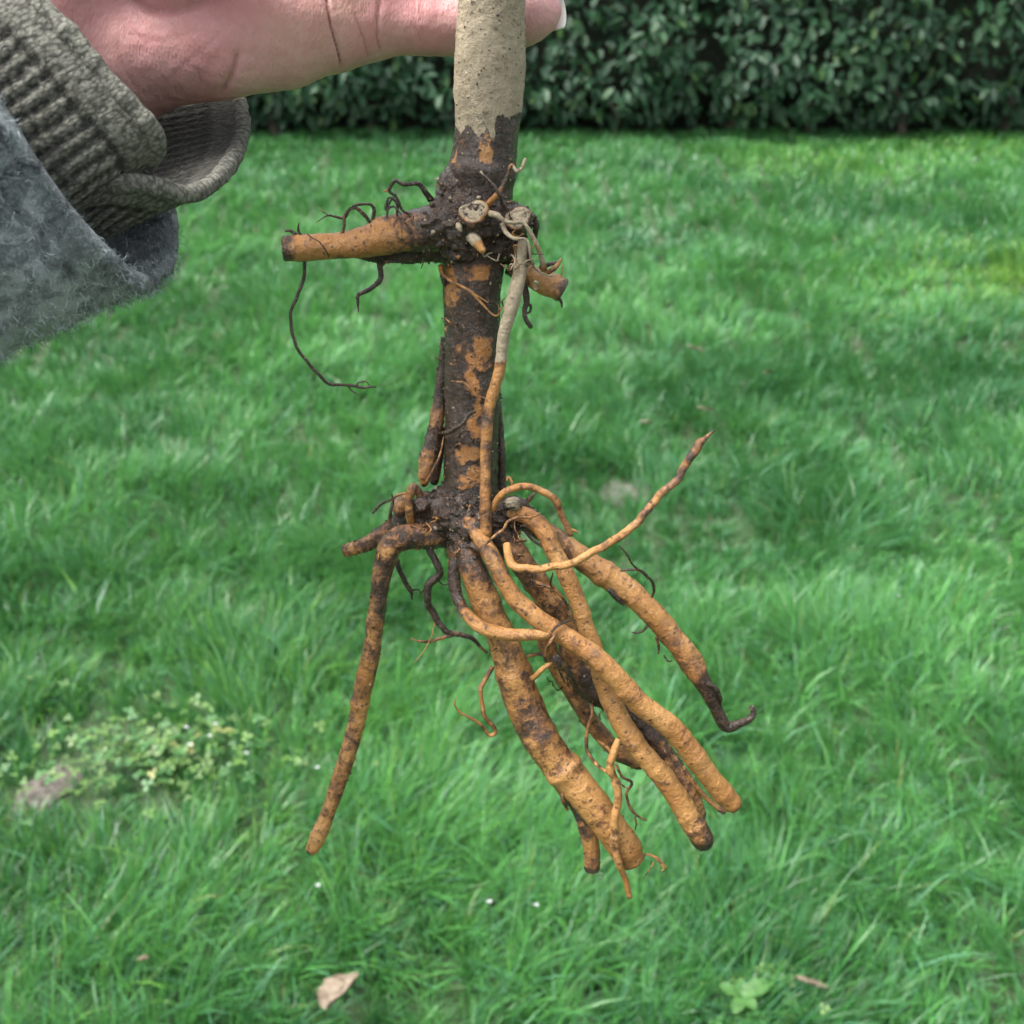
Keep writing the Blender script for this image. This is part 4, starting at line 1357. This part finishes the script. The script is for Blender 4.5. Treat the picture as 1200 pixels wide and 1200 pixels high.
def loft(rings):
    n = len(rings[0])
    V = np.concatenate(rings)
    m = len(rings)
    q = np.arange(m - 1)[:, None] * n
    i0, i1 = np.arange(n), (np.arange(n) + 1) % n
    return V, np.stack([q + i0, q + i1, q + n + i1, q + n + i0], -1).reshape(-1, 4)


def circle_like(rim, centre, axis, r, phase_ref):
    """a round ring whose points follow the angular order of rim"""
    axis = axis / np.linalg.norm(axis)
    c0 = rim.mean(0)
    e1 = phase_ref - axis * (phase_ref @ axis)
    e1 /= np.linalg.norm(e1)
    e2 = np.cross(axis, e1)
    return c0, e1, e2


# knitted cuff: rim loop with one deep pleat
rim_pts = [(-40, -90, -30), (5, -40, -36), (44, 2, -39), (88, 48, -40), (130, 98, -40), (166, 138, -39), (182, 160, -37), (181, 180, -34), (166, 197, -30), (135, 204, -24), (98, 212, -21),
           (70, 222, -25), (72, 228, -31), (105, 222, -35), (150, 214, -36), (190, 220, -33), (218, 228, -28), (250, 214, -18), (274, 184, -2), (284, 150, 14), (279, 116, 28), (255, 60, 42), (190, -30, 50), (100, -110, 44), (20, -150, 22), (-40, -150, -8)]
NU = 540
rim, plen = closed_curve(rim_pts, NU)
cw = P(20, 190, -10) + ARM * 0.035
NV = 88
cen = cw
loops = []
ctr0 = rim.mean(0)
# back ring: circle around the arm; match each rim point by even spacing round the loop
th = np.linspace(0, 2 * np.pi, NU, endpoint=False)
e_up = UP - ARM * (UP @ ARM)
e_up /= np.linalg.norm(e_up)
e_cam = np.cross(ARM, e_up)
if e_cam @ FWD > 0:
    e_cam = -e_cam
# angle along loop: rim starts top-near, runs down the near side, right/under, far side, back over the top
keys_i = np.array([0, 3, 6, 9, 12, 15, 18, 20, 22, 24, 26]) / 26.0
cum = np.linspace(0, 1, NU, endpoint=False)
ctrl = np.array([P(*p) for p in rim_pts])
# parameter of control points on the arc-length curve
cp = []
for c in ctrl:
    cp.append(np.argmin(np.linalg.norm(rim - c, axis=1)) / NU)
cp = np.array(cp)
angs = np.array([40, 25, 5, -12, -28, -42, -50, -55, -58, -62, -66, -70, -76, -90, -106, -120, -132, -148, -168, -190, -208, -235, -262, -285, -305, -318.0])
angs = np.radians(angs)                      # 0 = towards the eye, +90 = up, -90 = down, 180 = away
order = np.argsort(cp)
ang_of = np.interp(cum, np.concatenate([cp[order], [1.0]]), np.concatenate([angs[order], [angs[0] - 2 * np.pi]]))
back = cw + 0.036 * (np.cos(ang_of)[:, None] * e_cam + np.sin(ang_of)[:, None] * e_up)
back2 = back + ARM * 0.08
for j in range(NV):
    t = j / (NV - 1)
    if t < 0.7:
        k = t / 0.7
        e = k * k * (3 - 2 * k) * 0.55 + k * 0.45
        ring = rim * (1 - e) + back * e
    else:
        k = (t - 0.7) / 0.3
        ring = back * (1 - k) + back2 * k
    loops.append(ring)
KV, KF = loft(loops)
KN = normals_of(KV, KF)
uu = np.tile(cum * plen, NV)
dist = np.zeros((NV, NU))
Lr = np.stack(loops)
dist[1:] = np.cumsum(np.linalg.norm(np.diff(Lr, axis=0), axis=2), 0)
vv = dist.ravel()
jit = 0.0007 * fbm(KV * 120, 2)
ribw = 0.0036
ribc = 0.5 + 0.5 * np.cos(2 * np.pi * (uu + jit) / (plen / round(plen / ribw)))
wafc = 0.5 + 0.5 * np.cos(2 * np.pi * (vv + jit) / 0.0028)
rib = np.clip(ribc ** 0.8 * 0.85 + 0.35 * wafc * (1 - ribc), 0, 1)
hem = np.clip((0.0085 - vv) / 0.0012, 0, 1)
seam = np.exp(-((vv - 0.0088) / 0.0007) ** 2)
rib = rib * (1 - hem) + hem * (0.62 + 0.15 * pnoise(KV * 1500))
rib = np.clip(rib - 0.6 * seam, 0, 1)
sgn = np.sign(np.sum(KN * (KV - np.tile(cw, (len(KV), 1))), 1).mean())
outer = KV + sgn * KN * (0.0011 * rib + 0.0004 * hem + 0.00025 * pnoise(KV * 900))[:, None]
inner = KV - sgn * KN * (0.0016 - 0.0007 * rib)[:, None]
nK = len(KV)
i0 = np.arange(NU)
i1 = (i0 + 1) % NU
rimF = np.stack([i0, i0 + nK, i1 + nK, i1], 1)
FK = np.concatenate([KF, KF[:, ::-1] + nK, rimF])
al = np.stack([uu, vv, np.zeros(nK)], 1)
cuff = link('knitted_cuff', mesh_np('knitted_cuff', np.concatenate([outer, inner]) - HORG, FK, {'rib': np.concatenate([rib, rib * 0.6]), 'along': np.concatenate([al, al])}), M['knit'], person)
tag(cuff, 'grey-green waffle knit cuff folded open around the wrist')
# rolled edge of the cuff
seg = 12
Tn = np.roll(rim, -1, 0) - np.roll(rim, 1, 0)
Tn /= np.linalg.norm(Tn, axis=1)[:, None]
rn = ARM - Tn * (Tn @ ARM)[:, None]
rn /= np.linalg.norm(rn, axis=1)[:, None]
bn = np.cross(Tn, rn)
a = np.linspace(0, 2 * np.pi, seg, endpoint=False)
rr = 0.0021 * (1 + 0.22 * pnoise(rim * 350))
EV = rim[:, None] + rr[:, None, None] * (np.cos(a)[None, :, None] * rn[:, None] + np.sin(a)[None, :, None] * bn[:, None])
q = np.arange(NU)[:, None] * seg
q2 = ((np.arange(NU) + 1) % NU)[:, None] * seg
s0, s1_ = np.arange(seg), (np.arange(seg) + 1) % seg
EF = np.stack([q + s0, q + s1_, q2 + s1_, q2 + s0], -1).reshape(-1, 4)
alE = np.stack([np.repeat(uu[:NU], seg), np.tile(a * 0.002, NU), np.zeros(NU * seg)], 1)
link('hem', mesh_np('hem', EV.reshape(-1, 3) - HORG, EF, {'rib': np.full(NU * seg, 0.7), 'along': alE}), M['knit'], cuff)

# fleece sleeve
fr_pts = [(-120, -60, -50), (-60, 40, -58), (0, 128, -62), (30, 178, -61), (62, 224, -59), (98, 270, -55), (132, 306, -48), (160, 328, -38), (184, 330, -26), (200, 314, -12), (207, 284, 4), (204, 255, 18), (190, 200, 34), (150, 100, 50), (70, -40, 58), (-20, -130, 44), (-100, -160, 8), (-140, -130, -28)]
NF = 240
frim, flen = closed_curve(fr_pts, NF)
fcp = np.array([np.argmin(np.linalg.norm(frim - P(*p), axis=1)) / NF for p in fr_pts])
fang = np.radians(np.array([48, 25, 0, -15, -32, -50, -68, -82, -96, -112, -130, -145, -165, -195, -228, -255, -280, -298.0]))
fo = np.argsort(fcp)
fcum = np.linspace(0, 1, NF, endpoint=False)
fa = np.interp(fcum, np.concatenate([fcp[fo], [1.0]]), np.concatenate([fang[fo], [fang[0] - 2 * np.pi]]))
c1 = P(-70, 235, -25) + ARM * 0.01
loops = []
NFV = 95
for j in range(NFV):
    t = j / (NFV - 1)
    d = 0.36 * t ** 1.3
    rad = 0.047 + 0.02 * min(1, d / 0.2) + 0.003 * math.sin(d * 90) + 0.0015 * math.sin(d * 210 + 1)
    ring = c1 + ARM * d + rad * (np.cos(fa)[:, None] * e_cam + np.sin(fa)[:, None] * e_up)
    e = min(1, d / 0.065)
    e = e * e * (3 - 2 * e) * 0.5 + e * 0.5
    loops.append((frim + ARM * d * 0.8) * (1 - e) + ring * e)
FV, FF = loft(loops)
FN = normals_of(FV, FF)
sg = np.sign(np.sum(FN * (FV - np.repeat(np.array([l.mean(0) for l in loops]), NF, 0)), 1).mean())
FN = FN * sg
dd = 0.0016 * fbm(FV * 45, 2) + 0.0006 * fbm(FV * 260, 3)
outer = FV + FN * dd[:, None]
inner = FV - FN * 0.0032 + FN * dd[:, None] * 0.6
nF = len(FV)
i0 = np.arange(NF)
i1 = (i0 + 1) % NF
# rounded lip between the outer and inner skin
lip = (outer[:NF] + inner[:NF]) / 2 - ARM * 0.0014
VV = np.concatenate([outer, inner, lip])
lf1 = np.stack([i0, i0 + 2 * nF, i1 + 2 * nF, i1], 1)
lf2 = np.stack([i0 + 2 * nF, i0 + nF, i1 + nF, i1 + 2 * nF], 1)
FA = np.concatenate([FF, FF[:, ::-1] + nF, lf1, lf2])
if sg < 0:
    FA = FA[:, ::-1]
sleeve = link('fleece_sleeve', mesh_np('fleece_sleeve', VV - HORG, FA), M['fleece'], person)
tag(sleeve, 'mottled grey and navy fuzzy fleece sleeve')

# loose fibres standing off the fleece and the knit
def fuzz(name, V, N, idx, host, lmin, lmax, w, mat):
    n = len(idx)
    p = V[idx] + rng.normal(0, 0.0006, (n, 3))
    tan = rng.normal(size=(n, 3))
    d0 = N[idx] * rng.uniform(0.2, 1.0, n)[:, None] + 0.8 * tan / np.linalg.norm(tan, axis=1)[:, None]
    d0 /= np.linalg.norm(d0, axis=1)[:, None]
    L = rng.uniform(lmin, lmax, n)[:, None]
    sd_ = np.cross(d0, rng.normal(size=(n, 3)))
    sd_ /= np.linalg.norm(sd_, axis=1)[:, None]
    b = p + d0 * L * 0.55 + N[idx] * 0.0002
    c = p + d0 * L * 0.9 + sd_ * L * 0.35
    Vv = np.stack([p - sd_ * w, p + sd_ * w, b - sd_ * w * .8, b + sd_ * w * .8, c], 1).reshape(-1, 3)
    k = np.arange(n)[:, None] * 5
    o = link(name, mesh_np(name, Vv - HORG, [k + np.array([0, 1, 3, 2]), k + np.array([2, 3, 4])], {'rib': np.full(n * 5, .8), 'along': Vv - HORG}), mat, host, 'stuff')
    return o


u_, v_, z_ = px_of(FV)
pick = np.where((u_ > -150) & (v_ > -150))[0]
fuzz('fuzz', np.concatenate([outer[pick], inner[pick[:6000]]]), np.concatenate([FN[pick], -FN[pick[:6000]]]), rng.integers(0, len(pick) + min(6000, len(pick)), 42000), sleeve, 0.0010, 0.0034, 0.00006, M['fibre'])
pickk = np.where(vv < 0.06)[0]
fuzz('fuzz', KV[pickk], KN[pickk] * sgn, rng.integers(0, len(pickk), 9000), cuff, 0.0006, 0.0018, 0.00004, M['knit'])

# ------------------------------------------------------------------ small things on the lawn
def on_lawn(u, v, h=0.0):
    p = G(u, v)
    # raise to height h above the soil along the same sight line
    d = (p - C0) / np.linalg.norm(p - C0)
    return p - d * (h / -d[2])


def fallen_leaf(u, v, size, ratio, rot, tilt, mat, label, h=0.035, curl=0.35, name='fallen_leaf'):
    p = on_lawn(u, v, h)
    LV = []
    n, k = 11, 7
    for i in range(n):
        t = i / (n - 1)
        w = ratio * 0.5 * math.sin(math.pi * min(1, t * 0.94 + 0.04)) ** 0.8 * (1 + 0.10 * math.sin(9 * t * math.pi + u))
        for j in range(k):
            s = (j / (k - 1) - 0.5) * 2
            LV.append(((t - 0.5), s * w, curl * (s * s * w * 1.6 + 0.5 * (t - 0.5) ** 2) + 0.02 * math.sin(13 * t + 5 * s)))
    V = np.array(LV) * size
    F = np.array([[i * k + j, (i + 1) * k + j, (i + 1) * k + j + 1, i * k + j + 1] for i in range(n - 1) for j in range(k - 1)])
    V2 = np.concatenate([V, V - np.array([0, 0, 0.0006])])
    m = len(V)
    F = np.concatenate([F, F[:, ::-1] + m])
    o = link(name, mesh_np(name, V2, F), mat)
    o.location = p
    o.rotation_euler = (tilt, 0.2, rot)
    tag(o, label, 'leaf')
    return o


fallen_leaf(400, 1163, 0.075, 0.75, R(65), R(-28), M['dry'], 'curled pale brown dry leaf lying in the grass', 0.075)
fallen_leaf(827, 480, 0.055, 0.5, R(10), R(-20), M['pale'], 'long pale fallen leaf in the lawn next to tiny white flowers', 0.10)
fallen_leaf(814, 409, 0.065, 0.5, R(-10), R(-20), M['pale'], 'pale fallen leaf lying farther towards the hedge than the others', 0.10)
fallen_leaf(758, 496, 0.05, 0.5, R(25), R(-20), M['pale'], 'pale fallen leaf between the white flowers and the bare soil spot', 0.10)
fallen_leaf(900, 437, 0.032, 0.9, R(40), R(-30), M['dry'], 'small round brown leaf standing upright in the lawn', 0.10)
fallen_leaf(168, 1124, 0.018, 0.6, R(30), R(-20), M['dry'], 'tiny orange-brown leaf scrap in the near grass', 0.075)
fallen_leaf(950, 1152, 0.05, 0.22, R(-12), R(-15), M['dry'], 'narrow straw-coloured leaf scrap beside the round-leaved weed', 0.075)


def flower(u, v, r, label, group, h=0.095):
    p = on_lawn(u, v, h)
    o = empty('white_flower', (p[0], p[1], ground_z(np.array([p[0]]), np.array([p[1]]))[0]))
    tag(o, label, 'flower', group)
    top = p[2] - o.location.z
    V = [(0, 0, 0.0015)]
    n = 20
    for i in range(n):
        t = 2 * math.pi * i / n
        q = r * (1.0 if i % 4 in (1, 2) else 0.62)
        V.append((q * math.cos(t), q * math.sin(t), 0.15 * r * math.sin(2 * t)))
    V = np.array(V) @ np.array(Matrix.Rotation(R(-35), 3, 'X')).T
    V[:, 2] += top
    F = np.array([[0, 1 + i, 1 + (i + 1) % n] for i in range(n)])
    link('petals', mesh_np('petals', V, F), M['white'], o)
    s = 6
    V = np.array([(0.0008 * math.cos(2 * math.pi * i / s), 0.0008 * math.sin(2 * math.pi * i / s) + 0.004 * math.sin(3 * z), z * top) for z in (0, .33, .66, 1) for i in range(s)])
    F = np.array([[j * s + i, j * s + (i + 1) % s, (j + 1) * s + (i + 1) % s, (j + 1) * s + i] for j in range(3) for i in range(s)])
    link('stalk', mesh_np('stalk', V, F, {'tint': np.tile([0.06, 0.13, 0.03], (len(V), 1))}), M['grass'], o)


for (u, v) in ((245, 862), (252, 848), (288, 882), (218, 852), (222, 872), (371, 899)):
    flower(u, v, 0.0055, 'tiny white flower in the lawn beside the clover patch', 'tiny white flowers by the clover patch')
for (u, v) in ((863, 463), (855, 448), (871, 449), (840, 461)):
    flower(u, v, 0.007, 'tiny white flower in the lawn beside the long pale fallen leaf', 'tiny white flowers by the pale leaf')
for (u, v) in ((573, 1056), (628, 1060), (372, 1037), (1053, 698)):
    flower(u, v, 0.0048, 'tiny white flower standing alone in the lawn grass', 'tiny white flowers scattered in the lawn')


def broad_leaf(L, w, col, ax, tilt, base, parent, name='leaf'):
    n, k = 9, 5
    V = []
    for i in range(n):
        t = i / (n - 1)
        ww = w * (math.sin(math.pi * (0.10 + 0.9 * t) ** 1.3) ** 0.7 if t < 1 else 0)
        for j in range(k):
            s = (j / (k - 1) - .5) * 2
            V.append((L * t, s * ww, 0.15 * ww * s * s - 0.25 * L * t * t + L * t * tilt))
    V = np.array(V)
    c, s_ = math.cos(ax), math.sin(ax)
    V[:, :2] = V[:, :2] @ np.array([[c, s_], [-s_, c]])
    V += base
    F = np.array([[i * k + j, (i + 1) * k + j, (i + 1) * k + j + 1, i * k + j + 1] for i in range(n - 1) for j in range(k - 1)])
    return link(name, mesh_np(name, V, F, {'tint': np.tile(col, (len(V), 1))}), M['clover'], parent)


pw = on_lawn(868, 1172, 0.045)
weed = empty('weed_plant', (pw[0], pw[1], -0.015))
tag(weed, 'small bright green weed with smooth oval leaves among the near grass', 'weed')
for L, w, a, t in ((0.045, 0.013, 0.35, .45), (0.032, 0.010, 2.6, .3), (0.03, 0.009, 4.2, .2), (0.026, 0.009, 5.4, .3), (.025, .008, 1.5, .5)):
    broad_leaf(L, w, (0.06, 0.16, 0.036), a, t, np.array([0, 0, 0.068]), weed)
sV = np.array([(0.0015 * math.cos(i), 0.0015 * math.sin(i), z) for z in (0, .034, .069) for i in np.linspace(0, 2 * math.pi, 7)[:-1]])
link('stalk', mesh_np('stalk', sV, np.array([[j * 6 + i, j * 6 + (i + 1) % 6, (j + 1) * 6 + (i + 1) % 6, (j + 1) * 6 + i] for j in range(2) for i in range(6)]), {'tint': np.tile([.07, .16, .04], (18, 1))}), M['clover'], weed)


def clover_patch(u, v, rx, ry, n, label):
    c = G(u, v)
    Vs, Fs, Ts = [], [], []
    b = 0
    for _ in range(n):
        r, a = abs(rng.normal(0, 0.55)), rng.uniform(0, 6.28)
        x, y = c[0] + rx * r * math.cos(a), c[1] + ry * r * math.sin(a)
        h = rng.uniform(0.02, 0.065)
        z = float(ground_z(np.array([x]), np.array([y]))[0]) + h
        col = np.array([0.12, 0.23, 0.055]) * rng.uniform(.5, 1.1) if rng.uniform() < .6 else np.array([0.06, 0.17, 0.05])
        if rng.uniform() < .02:
            col = np.array([0.30, 0.30, 0.10])
        R0 = rng.uniform(.006, .0125)
        tl = rng.normal(0, .35, 2)
        ph = rng.uniform(0, 6.28)
        for k in range(3):
            a0 = ph + k * 2.094
            pts = [(0, 0), (.55, -.42), (.95, -.35), (1.0, 0), (.95, .35), (.55, .42)]
            for (p, q) in pts:
                dx, dy = R0 * (p * math.cos(a0) - q * math.sin(a0)), R0 * (p * math.sin(a0) + q * math.cos(a0))
                Vs.append((x + dx, y + dy, z + dx * tl[0] + dy * tl[1] + .25 * R0 * abs(q)))
                Ts.append(col)
            Fs += [(b, b + 1, b + 2, b + 3), (b, b + 3, b + 4, b + 5)]
            b += 6
    o = link('clover', mesh_np('clover', np.array(Vs), np.array(Fs), {'tint': np.array(Ts)}), M['clover'], kind='stuff')
    tag(o, label, 'clover')


clover_patch(185, 888, 0.30, 0.15, 430, 'patch of pale yellow-green clover beside the bare soil')
clover_patch(880, 1180, 0.10, 0.06, 120, 'few clover leaves around the round-leaved weed in near grass')
